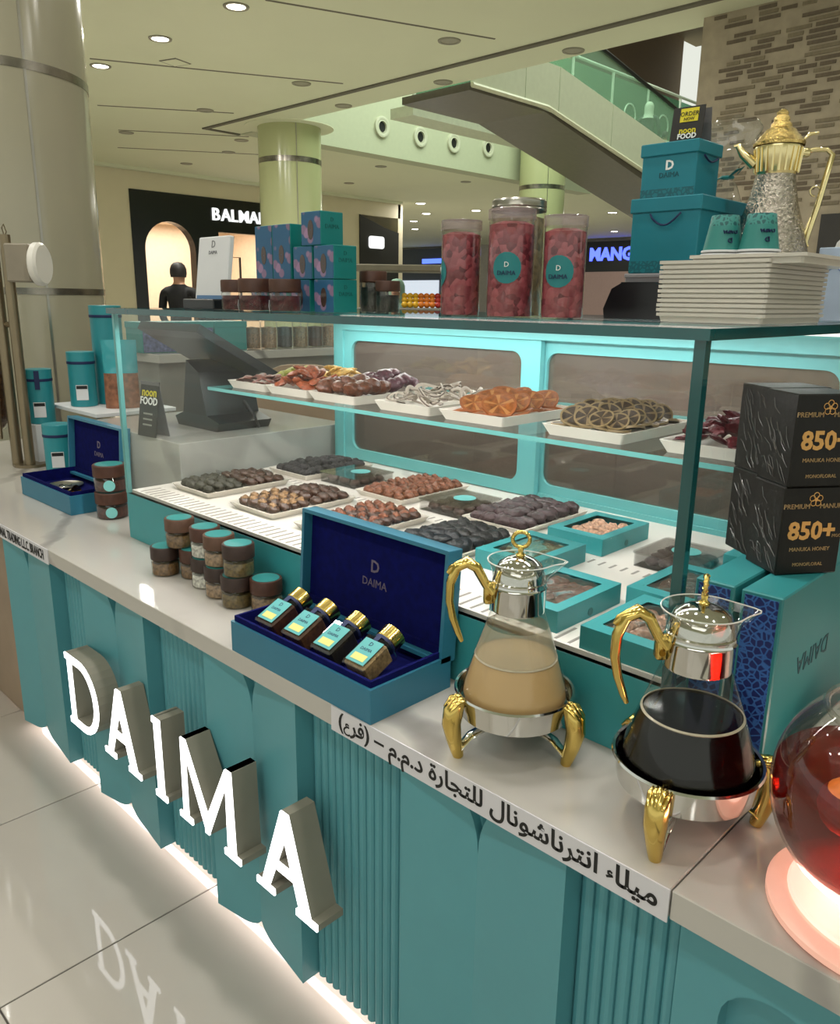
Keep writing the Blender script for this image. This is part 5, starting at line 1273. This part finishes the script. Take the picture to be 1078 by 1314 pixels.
# teal gift boxes with lids, stacked
LAT2 = None
def lattice2():
    m, nt, N, L = nodes_of('teal_lattice_print')
    b = N['Principled BSDF']; b.inputs['Roughness'].default_value = 0.45
    tc = N.new('ShaderNodeTexCoord'); v = N.new('ShaderNodeTexVoronoi'); v.feature = 'DISTANCE_TO_EDGE'; v.inputs['Scale'].default_value = 110; L.new(tc.outputs['Object'], v.inputs['Vector'])
    r = N.new('ShaderNodeValToRGB'); r.color_ramp.elements[0].position = 0.08; r.color_ramp.elements[0].color = lin('#0f5a66'); r.color_ramp.elements[1].position = 0.2; r.color_ramp.elements[1].color = lin('#157480')
    L.new(v.outputs['Distance'], r.inputs[0]); L.new(r.outputs[0], b.inputs['Base Color'])
    return m
LAT2 = lattice2()
def lidded_box(loc, w, d, h, hl, label, handle='front'):
    t = thing('lidded_gift_box', label, 'gift box', loc, 0, 'stacked teal gift boxes')
    G().box((0, 0, 0), (w, d, h), bev=0.002).obj('body', TEAL_BOX, t)
    G().box((-0.004, -0.004, h - hl), (w + 0.004, d + 0.004, h + 0.004), bev=0.002).obj('lid', TEAL_BOX, t)
    G().box((0.001, -0.0007, 0.001), (w - 0.001, 0.0003, h * 0.17)).obj('print_band', LAT2, t)
    if handle == 'front':
        cord = [(w * 0.30, -0.006, h - hl - 0.004)] + [(w * (0.30 + 0.45 * k / 10), -0.010, h - hl - 0.006 - 0.022 * math.sin(PI * k / 10)) for k in range(1, 10)] + [(w * 0.75, -0.006, h - hl - 0.004)]
        G().tube(cord, 0.0022, 6).obj('cord', NAVY_INK, t, 60)
    else:
        cord = [(w + 0.006, d * (0.2 + 0.6 * k / 10), h - hl - 0.004 - 0.010 * math.sin(PI * k / 10)) for k in range(11)]
        G().tube(cord, 0.0022, 6).obj('cord', NAVY_INK, t, 60)
        g = G(); g.text('D', 0.026, T(w * 0.52, -0.0004, h * 0.60) @ FRONT, off=0.0008); g.obj('emblem', WHITE_INK, t)
        g = G(); g.text('DAIMA', 0.015, T(w * 0.52, -0.0004, h * 0.42) @ FRONT); g.obj('brand_print', mat('deep_teal_ink', '#0d4d57', 0.5), t)
lidded_box((-0.980, 1.668, ZG + 0.096), 0.158, 0.215, 0.152, 0.026, 'large teal lidded gift box with navy cord on the grey riser')
lidded_box((-0.972, 1.680, ZG + 0.2525), 0.126, 0.105, 0.106, 0.022, 'smaller teal lidded gift box with white emblem on top', 'side')
# small black A-frame cards
def tent(loc, rz, w, h, label, bands):
    t = thing('tent_card', label, 'sign', loc, rz, 'black tent cards')
    tilt = 9
    for s in (0, 1):
        M = T(w / 2, 0.05 * 0 + 0.028, 0) @ RZ(180 * s) @ T(-w / 2, -0.028, 0) @ RX(-tilt)
        G().box((0, 0, 0), (w, 0.002, h), M=M).obj('panel', BLACK_CARD if s == 0 else mat('card_grey_back', '#6d6b6c', 0.5), t)
    M = T(0, -0.0004, 0) @ RX(-tilt) @ FRONT
    if bands:
        G().box((w * 0.25, h * 0.58, 0), (w * 0.82, h * 0.95, 0.0006), M=M).obj('yellow_panel', mat('noon_yellow', '#d8c820', 0.5), t)
        g = G(); g.text('ORDER', h * 0.17, M @ T(w * 0.54, h * 0.79, 0.001)); g.text('NOW', h * 0.12, M @ T(w * 0.54, h * 0.65, 0.001)); g.obj('panel_print', INK, t)
        g = G(); g.text('noon', h * 0.24, M @ T(w * 0.54, h * 0.34, 0.0005), off=0.0004); g.obj('upper_word', MATS['noon_yellow'], t)
        g = G(); g.text('FOOD', h * 0.20, M @ T(w * 0.54, h * 0.18, 0.0005), off=0.0004); g.obj('lower_word', WHITE_INK, t)
    else:
        g = G(); g.text('noon', h * 0.22, M @ T(w * 0.5, h * 0.80, 0.0005), off=0.0008); g.obj('upper_word', mat('noon_yellow', '#d8c820', 0.5), t)
        g = G(); g.text('FOOD', h * 0.19, M @ T(w * 0.5, h * 0.64, 0.0005), off=0.0008); g.obj('lower_word', WHITE_INK, t)
        g = G()
        for k in range(3): g.box((w * 0.25, h * (0.40 - 0.1 * k), 0), (w * 0.75, h * (0.43 - 0.1 * k), 0.0006), M=M)
        g.obj('fine_print', mat('print_grey', '#8f8f86', 0.5), t)
    return t
tent((-0.930, 1.712, ZG + 0.3632), 0.05, 0.070, 0.074, 'small black and yellow tent card on top of the teal gift boxes', True)
# clear gift bag tied with a teal ribbon
cb = thing('cellophane_bag', 'clear cellophane gift bag tied with a teal ribbon behind the cups', 'gift bag', (-0.895, 1.935, ZG))
CELLO = glass('cellophane', (0.97, 0.97, 0.97), 1.8, 0.03, base=0.04, haze='#b8beb6', haze_amt=0.05)
V = []; F = []; n = 28; prof = [(0.055, 0.0), (0.066, 0.06), (0.064, 0.16), (0.050, 0.24), (0.026, 0.295), (0.012, 0.318), (0.020, 0.335), (0.044, 0.372), (0.060, 0.42), (0.050, 0.438)]
for i, (r, z) in enumerate(prof):
    for k in range(n):
        a = 2 * PI * k / n
        q = 1 + 0.22 * noise.noise(Vector((math.cos(a) * 2.6, math.sin(a) * 2.6, z * 14)))
        V.append((r * q * math.cos(a), r * q * math.sin(a) * 0.7, z + (0.02 * noise.noise(Vector((a * 2, 3, 1))) if i == len(prof) - 1 else 0)))
for i in range(len(prof) - 1):
    for k in range(n): F.append((i * n + k, i * n + (k + 1) % n, (i + 1) * n + (k + 1) % n, (i + 1) * n + k))
G().add(V, F).obj('film', CELLO, cb, 70)
G().box((-0.045, -0.03, 0.002), (0.045, 0.03, 0.26), bev=0.004).obj('inner_box', mat('inner_navy_teal', '#154a5c', 0.5), cb)
rb = G(); rb.tube([(0.013 * math.cos(a * PI / 8), 0.010 * math.sin(a * PI / 8), 0.318) for a in range(16)], 0.004, 6, closed=True)
rb.tube([(0.008, -0.008, 0.318), (0.030, -0.016, 0.330), (0.042, -0.012, 0.336), (0.028, -0.010, 0.322)], [0.003, 0.006, 0.004, 0.003], 6, flat=0.4); rb.tube([(-0.006, -0.010, 0.318), (-0.022, -0.016, 0.312), (-0.03, -0.014, 0.298)], [0.003, 0.005, 0.003], 6, flat=0.4)
rb.obj('ribbon', mat('ribbon_teal', '#1f7f80', 0.4), cb, 60)
nb_ = thing('menu_card', 'dark blue menu card standing behind the gold pot', 'card', (-0.812, 1.915, ZG), 0.4)
G().box((0, 0, 0), (0.055, 0.006, 0.360), bev=0.001).obj('card', mat('menu_navy', '#2b3150', 0.5), nb_)
G().box((0.012, -0.0008, 0.20), (0.046, 0.0002, 0.29)).obj('panel', mat('menu_pale', '#8a90a8', 0.5), nb_)
# tissue box
tb = thing('tissue_box', 'pale blue tissue box with a tissue pulled up behind the white trays', 'tissue box', (-0.640, 1.855, ZG))
G().box((0, 0, 0), (0.13, 0.10, 0.150), bev=0.002).obj('box', mat('tissue_blue', '#b3c4dc', 0.5), tb)
g = G(); g.tube([(0.035 + 0.02 * math.cos(a * 0.9), -0.0008, 0.11 + 0.012 * math.sin(a * 1.7)) for a in range(10)], 0.0012, 4); g.obj('blue_scribble', mat('tissue_ink', '#6f88b8', 0.5), tb)
V = []; F = []; n = 16
for i in range(7):
    for k in range(n):
        a = 2 * PI * k / n; r = 0.046 * (1 - i / 7.5); q = 1 + 0.35 * noise.noise(Vector((math.cos(a) * 2, math.sin(a) * 2, i * 0.6)))
        V.append((0.06 + r * q * math.cos(a), 0.05 + r * q * 0.6 * math.sin(a), 0.150 + i * 0.010 * (1 + 0.2 * q)))
for i in range(6):
    for k in range(n): F.append((i * n + k, i * n + (k + 1) % n, (i + 1) * n + (k + 1) % n, (i + 1) * n + k))
F.append(tuple(range(6 * n, 7 * n)))
G().add(V, F).obj('tissue', mat('tissue_white', '#d9d8d4', 0.8), tb, 70)
# ================================================================== FAR END OF THE KIOSK
CAN = mat('canister_teal', '#2a8c96', 0.4, var=0.03)
def canister(loc, r, h, label, rz=0.0, bow=False, lab=True):
    t = thing('tea_canister', label, 'canister', loc, rz, 'teal canisters by the column')
    G().cyl(r, 0, h - 0.045, 28, bev=0.002).obj('body', CAN, t, 40)
    G().cyl(r * 1.03, h - 0.045, h, 28, bev=0.002).obj('lid', CAN, t, 40)
    G().lathe([(r * 1.035, h - 0.052), (r * 1.045, h - 0.050), (r * 1.045, h - 0.042), (r * 1.035, h - 0.040)], 28).obj('ribbon', NAVY_INK, t, 40)
    a = math.radians(-28)
    if bow: G().box((-0.010, -0.003, h - 0.085), (0.010, 0.0, h - 0.005), M=RZ(62) @ T(0, -r * 1.04, 0)).obj('ribbon_tail', NAVY_INK, t)
    if lab:
        l = G().box((-0.024, -0.002, 0.03), (0.024, 0.0, 0.095), M=RZ(62) @ T(0, -r * 1.0, 0)).obj('paper_label', WHITE_MATT, t)
        G().box((-0.022, -0.003, 0.078), (0.022, -0.001, 0.092), M=RZ(62) @ T(0, -r * 1.0, 0)).obj('label_band', INK, l)
    return t
canister((-3.395, 1.315, ZW), 0.056, 0.205, 'teal canister on the worktop beside the metal pole')
canister((-3.330, 1.440, ZW), 0.052, 0.195, 'teal canister on the worktop just behind the far gift box')
canister((-3.210, 1.420, ZW), 0.055, 0.150, 'short teal canister on the worktop closest to the far gift box')
ra = thing('canister_riser', 'pale riser shelf holding the upper teal canisters', 'shelf', (-3.72, 1.42, ZW))
for x, y in ((0.01, 0.01), (0.45, 0.01), (0.01, 0.33), (0.45, 0.33)): G().box((x, y, 0), (x + 0.018, y + 0.018, 0.235)).obj('leg', STEEL, ra)
G().box((0, 0, 0.235), (0.478, 0.36, 0.250), bev=0.001).obj('shelf', WHITE_MATT, ra)
G().box((-3.735, 1.306, ZW), (-3.605, 1.418, ZW + 0.175), bev=0.003).obj('display_block', WHITE_MATT, label='small white block lifting the ribboned canister', cat='block')
zr = ZW + 0.2505
canister((-3.545, 1.505, zr), 0.056, 0.235, 'mid height teal canister on the riser next to the snack pouch')
canister((-3.560, 1.640, zr), 0.066, 0.430, 'tallest teal canister on the riser in front of the column')
canister((-3.660, 1.362, ZW + 0.1755), 0.054, 0.235, 'teal canister with a navy ribbon tail behind the metal pole', bow=True)
pc = thing('snack_pouch', 'clear snack pouch with teal top standing beside the canisters', 'pouch', (-3.370, 1.600, zr), math.radians(60))
def pouch(z0, z1, w0, w1, d0, d1):
    V = []; F = []; n = 20; rows = 8
    for i in range(rows + 1):
        t_ = i / rows; w = w0 + (w1 - w0) * t_; d = d0 + (d1 - d0) * t_
        for k in range(n):
            a = 2 * PI * k / n; V.append((w * math.copysign(abs(math.cos(a)) ** 0.7, math.cos(a)), d * math.sin(a) + 0.006 * noise.noise(Vector((a, t_ * 4, 2))), z0 + (z1 - z0) * t_))
    for i in range(rows):
        for k in range(n): F.append((i * n + k, i * n + (k + 1) % n, (i + 1) * n + (k + 1) % n, (i + 1) * n + k))
    F += [tuple(reversed(range(n))), tuple(range(rows * n, (rows + 1) * n))]
    return G().add(V, F)
pouch(0.0, 0.15, 0.072, 0.070, 0.035, 0.030).obj('nut_window', mat('pouch_nuts', '#8a5a40', 0.4, var=0.4, scale=50), pc, 60)
pouch(0.150, 0.29, 0.071, 0.072, 0.030, 0.004).obj('teal_top', mat('pouch_teal', '#2f9aa4', 0.25), pc, 60)
# bulk dispenser
bd = thing('bulk_dispenser', 'metal bulk dispenser with pole, white turning wheel and nut hopper at the far left', 'dispenser', (-3.585, 1.262, ZW))
G().tube([(0, 0, 0.0), (0, 0, 0.955)], 0.021, 16).obj('pole', BRONZE, bd, 40)
G().tube([(-0.06, -0.03, 0.0), (-0.06, -0.03, 0.90)], 0.022, 14).obj('pole', BRONZE, bd, 40)
G().cyl(0.07, 0, 0.012, 24, c=(-0.03, 0.015, 0)).obj('foot', BRONZE, bd, 40)
G().tube([(0, 0, 0.95), (0.006, 0.006, 0.965), (0.0, 0.0, 0.995), (-0.006, -0.006, 0.98), (-0.002, -0.002, 0.955)], 0.0025, 6).obj('hook', BRONZE, bd, 60)
dirx = Matrix.Rotation(math.radians(44), 4, 'Z')
hub = G().box((0.01, -0.045, 0.77), (0.11, 0.045, 0.92), bev=0.006, M=dirx).obj('gear_housing', mat('housing_taupe', '#8d8474', 0.5), bd)
G().lathe([(0.001, 0), (0.075, 0), (0.085, 0.008), (0.085, 0.028), (0.075, 0.038), (0.001, 0.038)], 28, M=dirx @ T(0.112, 0, 0.842) @ RY(90)).obj('turning_wheel', WHITE, bd, 40)
G().lathe([(0.001, 0.0), (0.07, 0.06), (0.11, 0.12), (0.11, 0.62), (0.10, 0.64)], 28, c=(-0.20, -0.08, 0.10)).obj('hopper', JARGLASS, bd, 40)
G().lathe([(0.001, 0.01), (0.06, 0.06), (0.098, 0.12), (0.098, 0.44), (0.001, 0.46)], 24, c=(-0.20, -0.08, 0.10)).obj('nuts', speckle('hopper_nuts', '#3d2415', '#7a5230', 70), bd, 60)
G().tube([(-0.09, -0.08, 0.12), (-0.09, -0.06, 0.70)], 0.012, 8).obj('hopper_strut', BRONZE, bd)
G().tube([(0, 0, 0.60), (-0.10, -0.04, 0.60)], 0.012, 8).obj('cross_bar', BRONZE, bd)
# till screen seen from behind, tent card
ts = thing('till_screen', 'black touch screen till seen from behind on the raised marble block', 'till', (-2.62, 1.62, 1.0435))
g = G(); V = []
a = Vector((-0.21, -0.20, 0.345)); b = Vector((0.20, -0.20, 0.345)); c = Vector((0.22, 0.10, 0.170)); d = Vector((-0.21, 0.10, 0.170)); nrm = (b - a).cross(d - a).normalized()
V = [a, b, c, d] + [p + nrm * 0.03 for p in (a, b, c, d)]
G().add([tuple(v) for v in V], [(0, 1, 2, 3), (7, 6, 5, 4), (0, 4, 5, 1), (1, 5, 6, 2), (2, 6, 7, 3), (3, 7, 4, 0)]).obj('screen', BLACK, ts)
g = G(); g.prism([(-0.10, 0.0), (0.16, 0.0), (0.18, 0.03), (0.10, 0.05), (0.06, 0.20), (-0.02, 0.24), (-0.06, 0.05), (-0.12, 0.03)], -0.10, 0.12, 0, RX(90)); g.obj('stand', BLACK, ts, 30)
G().tube([(0.10, 0.05, 0.06), (0.16, 0.0, 0.10), (0.22, 0.0, 0.05), (0.20, 0.03, 0.01), (0.12, 0.06, 0.004)], 0.005, 6).obj('cable', BLACK, ts, 60)
tent((-2.585, 1.270, 1.0435), 0.1, 0.105, 0.185, 'tall black tent card with yellow word on the raised marble block', False)
# beige chair behind the case
ch = thing('beige_chair', 'beige rounded chair back behind the till', 'chair', (-3.35, 2.55, 0.0), math.radians(50))
g = G(); g.prism(rrect(-0.24, 0.24, 0.62, 1.16, 0.17, 6), 0, 0.06, 0, T(0, 0.2, 0) @ FRONT); g.obj('backrest', mat('beige_fabric', '#a98d74', 0.8), ch)
G().box((-0.24, -0.26, 0.46), (0.24, 0.2, 0.54), bev=0.03, seg=2).obj('seat', MATS['beige_fabric'], ch)
for x, y in ((-0.2, -0.2), (0.2, -0.2), (-0.2, 0.16), (0.2, 0.16)): G().cyl(0.016, 0, 0.47, 10, c=(x, y, 0)).obj('leg', STEEL, ch, 40)
# jars and boxes on the side counter
for k in range(8):
    key = ('spice', 'tan', 'dark', 'sand', 'brown', 'beige', 'dark', 'sand')[k]
    t = thing('nut_jar', 'clear nut jar on the side counter, %s from the till end' % ('first', 'second', 'third', 'fourth', 'fifth', 'sixth', 'seventh', 'eighth')[k], 'jar', (-4.02, 2.72 + k * 0.115, 1.2155), 0, 'nut jars on the side counter')
    G().lathe([(0.046, 0), (0.050, 0.004), (0.050, 0.15), (0.04, 0.16)], 20, capb=True).obj('glass', JARGLASS, t, 40)
    G().lathe([(0.045, 0.003), (0.045, 0.12), (0.001, 0.125)], 16, capb=True).obj('nuts', CONT[key], t, 40)
    G().cyl(0.047, 0.158, 0.185, 20, bev=0.002).obj('lid', STEEL, t, 40)
for k in range(3):
    t = thing('floral_box', ['large floral box on the side counter nearest the column', 'large floral box in the middle of the side counter', 'plain teal box on the side counter beside the nut jars'][k], 'box', (-4.16, 2.02 + k * 0.215, 1.2155), 0, 'boxes on the side counter')
    G().box((0, 0, 0), (0.18, 0.205, 0.155), bev=0.003).obj('carton', FBT, t)
    if k < 2: G().box((0.1795, 0.004, 0.004), (0.1812, 0.201, 0.150)).obj('floral_side', mat('floral_lilac', '#5a5f86', 0.5, var=0.5, scale=60), t)
    G().box((-0.003, -0.003, 0.125), (0.183, 0.208, 0.158), bev=0.002).obj('lid', FBT, t)
# goods on the opposite counter, seen dimly through the rear doors
for k in range(6):
    t = thing('pastry_tray', 'pale tray of sweets on the opposite counter, %s along' % ('first', 'second', 'third', 'fourth', 'fifth', 'sixth')[k], 'tray', (-3.2 + k * 0.62, 3.32, 1.0205), 0, 'trays on the opposite counter')
    G().box((0, 0, 0), (0.46, 0.34, 0.02), bev=0.004).obj('tray', WHITE, t)
    G().blob(0.20, 0.13, 0.06, 18, 8, 0.35, 3, seed=k, M=T(0.23, 0.17, 0.02), flatb=0.0).obj('sweets', fruit_mat('pastry%d' % k, ['#b58a50', '#a8a090', '#8a5a34', '#c0a060', '#9a8a70', '#7a4a3a'][k], 0.6), t, 60)

# ================================================================== PEOPLE AND THE FAR FRUIT STALL
SKIN = mat('skin', '#b98a6c', 0.55); HAIRD = mat('dark_hair', '#1a1412', 0.6)
def person(loc, rz, label, top, legs, h=1.7, hair=HAIRD, veil=False, arm=0.0, group=None):
    s = h / 1.7
    J = {'pel': (0, 0, .93, .135, .10), 'waist': (0, 0, 1.06, .120, .09), 'chest': (0, .005, 1.25, .145, .10), 'sh': (0, .01, 1.39, .11, .075), 'neck': (0, .0, 1.47, .05, .05), 'head': (0, -.015, 1.56, .078, .088), 'crown': (0, -.005, 1.645, .062, .07)}
    E = [('pel', 'waist'), ('waist', 'chest'), ('chest', 'sh'), ('sh', 'neck'), ('neck', 'head'), ('head', 'crown')]
    for sd, n in ((1, 'l'), (-1, 'r')):
        J.update({'s' + n: (sd * .175, .01, 1.385, .055, .055), 'e' + n: (sd * .225, .02 - arm * .06, 1.13, .042, .042), 'w' + n: (sd * .215, -.05 - arm * .20, .91 + arm * .18, .030, .030), 'h' + n: (sd * .205, -.075 - arm * .26, .83 + arm * .20, .034, .020),
                  'hp' + n: (sd * .085, 0, .88, .085, .085), 'k' + n: (sd * .095, -.01, .49, .058, .058), 'a' + n: (sd * .095, .02, .09, .040, .040), 't' + n: (sd * .105, -.13, .035, .042, .03)})
        E += [('sh', 's' + n), ('s' + n, 'e' + n), ('e' + n, 'w' + n), ('w' + n, 'h' + n), ('pel', 'hp' + n), ('hp' + n, 'k' + n), ('k' + n, 'a' + n), ('a' + n, 't' + n)]
    names = list(J)
    me = bpy.data.meshes.new('person')
    me.from_pydata([tuple(c * s for c in J[n][:3]) for n in names], [(names.index(a), names.index(b)) for a, b in E], [])
    o = bpy.data.objects.new('person_body', me); COL.objects.link(o)
    md = o.modifiers.new('skin', 'SKIN'); md.use_smooth_shade = True
    for i, n in enumerate(names):
        v = me.skin_vertices[0].data[i]; v.radius = (J[n][3] * s, J[n][4] * s); v.use_root = (n == 'pel')
    sb = o.modifiers.new('sub', 'SUBSURF'); sb.levels = 1; sb.render_levels = 1
    dg = bpy.context.evaluated_depsgraph_get(); dg.update()
    body = bpy.data.meshes.new_from_object(o.evaluated_get(dg))
    bpy.data.objects.remove(o); bpy.data.meshes.remove(me)
    body.materials.clear()
    for mm in (top, legs, SKIN, BLACK): body.materials.append(mm)
    for p in body.polygons:
        c = p.center / s
        if c.z > 1.455: k = 2
        elif c.z < 0.075: k = 3
        elif abs(c.x) > 0.165 and c.z < 0.93 + arm * .18 and c.z > 0.7: k = 2
        elif c.z < 0.92: k = 1
        else: k = 0
        p.material_index = k; p.use_smooth = True
    t = link('person', body, None, loc, (0, 0, rz), label, 'person', group)
    g = G()
    V = []; n = 16; R = 0.098 * s
    prof = [(0.0005, .118), (.045, .110), (.075, .085), (.092, .045), (.094, 0.0), (.086, -.04)] if not veil else [(0.0005, .122), (.05, .113), (.082, .085), (.100, .04), (.102, -.03), (.098, -.09), (.120, -.16), (.150, -.20)]
    F = []
    for i, (r, z) in enumerate(prof):
        for k in range(n):
            a = 2 * PI * k / n
            front = math.sin(a) < -0.55 and z < 0.055 and z > -0.12
            rr = r * s * (0.62 if front else 1.0)
            V.append((rr * math.cos(a) * 0.92, rr * math.sin(a) + 0.004, 1.575 * s + z * s))
    for i in range(len(prof) - 1):
        for k in range(n): F.append((i * n + k, i * n + (k + 1) % n, (i + 1) * n + (k + 1) % n, (i + 1) * n + k))
    g.add(V, F); g.obj('headscarf' if veil else 'hair', hair, t, 70)
    g = G(); g.blob(0.010 * s, 0.014 * s, 0.016 * s, 8, 6, 0, M=T(0, -0.098 * s, 1.565 * s)); g.obj('nose', SKIN, t, 60)
    for sd in (-1, 1): G().blob(0.009 * s, 0.005 * s, 0.006 * s, 8, 6, 0, M=T(sd * 0.028 * s, -0.092 * s, 1.59 * s)).obj('eye', INK, t, 60)
    G().box((-0.022 * s, -0.098 * s, 1.527 * s), (0.022 * s, -0.088 * s, 1.533 * s)).obj('mouth', mat('lips', '#8a4a42', 0.5), t)
    return t
person((-9.15, 5.17, 0.0), math.radians(215), 'person in black with dark hair walking past the arched doorway', mat('black_coat', '#0f0f10', 0.8), BLACK, 1.92, arm=0.5)
person((-8.62, 15.0, 3.60), math.radians(200), 'person in a pale headscarf and dark top riding the escalator', mat('dark_green_top', '#3c4a44', 0.8), mat('maroon_skirt', '#5a2a2c', 0.8), 1.62, mat('pale_scarf', '#c8cdbc', 0.8), True, arm=0.4)
person((-8.55, 15.55, 3.50), math.radians(200), 'child in pale grey clothes behind the adult on the escalator', mat('pale_top', '#b9b4a4', 0.8), mat('grey_trousers', '#77756c', 0.8), 1.28, arm=0.3)
g = G(); yz([(1.9, 4.40), (10.4, 2.82), (10.4, 2.90), (1.9, 4.48)], -1.33, -0.06, g); g.obj('step_band', mat('step_grey', '#6d6c66', 0.5), esc)
st_ = thing('fruit_stall', 'far fruit kiosk with a brown canopy and heaped fruit', 'stall', (-6.33, 6.40, 0.0), math.radians(45))
G().box((-0.62, -0.2, 0.0), (0.62, 0.5, 1.42), bev=0.01).obj('counter', mat('stall_grey', '#77746c', 0.5), st_)
for x in (-0.58, 0.58): G().cyl(0.02, 1.42, 1.84, 10, c=(x, 0.35, 0)).obj('post', BRONZE, st_, 40)
G().box((-0.66, -0.05, 1.80), (0.66, 0.5, 1.87), bev=0.01).obj('canopy', mat('canopy_brown', '#6f6a58', 0.6), st_)
rfr = random.Random(5)
fmesh = {k: G().blob(0.035, 0.035, 0.034, 12, 8, 0.04, seed=2).mesh('fruit', mat('stall_fruit_' + k, c, 0.4), 60) for k, c in dict(yellow='#d8a820', orange='#d87820', red='#b03028', green='#8a9a30').items()}
for k in range(36):
    kk = ('yellow', 'orange', 'red', 'green')[(k % 12) // 3]
    u = (k % 12) / 11; row = k // 12
    p = Matrix.Rotation(math.radians(45), 4, 'Z') @ Vector((-0.12 + 0.66 * u, -0.12 + 0.12 * row, 0))
    link('fruit', fmesh[kk], None, (-6.33 + p.x, 6.40 + p.y, 1.455 + 0.045 * row), (0, 0, rfr.random() * 6), '%s fruit heaped on the far fruit kiosk' % {'yellow': 'yellow round', 'orange': 'orange round', 'red': 'red round', 'green': 'green round'}[kk], 'fruit', kk + ' fruit on the far kiosk')
person((-7.04, 6.80, 0.0), math.radians(30), 'vendor in a pale green top behind the far fruit kiosk', mat('mint_top', '#7fa890', 0.8), BLACK, 1.75, mat('mint_scarf', '#86a894', 0.8), True)
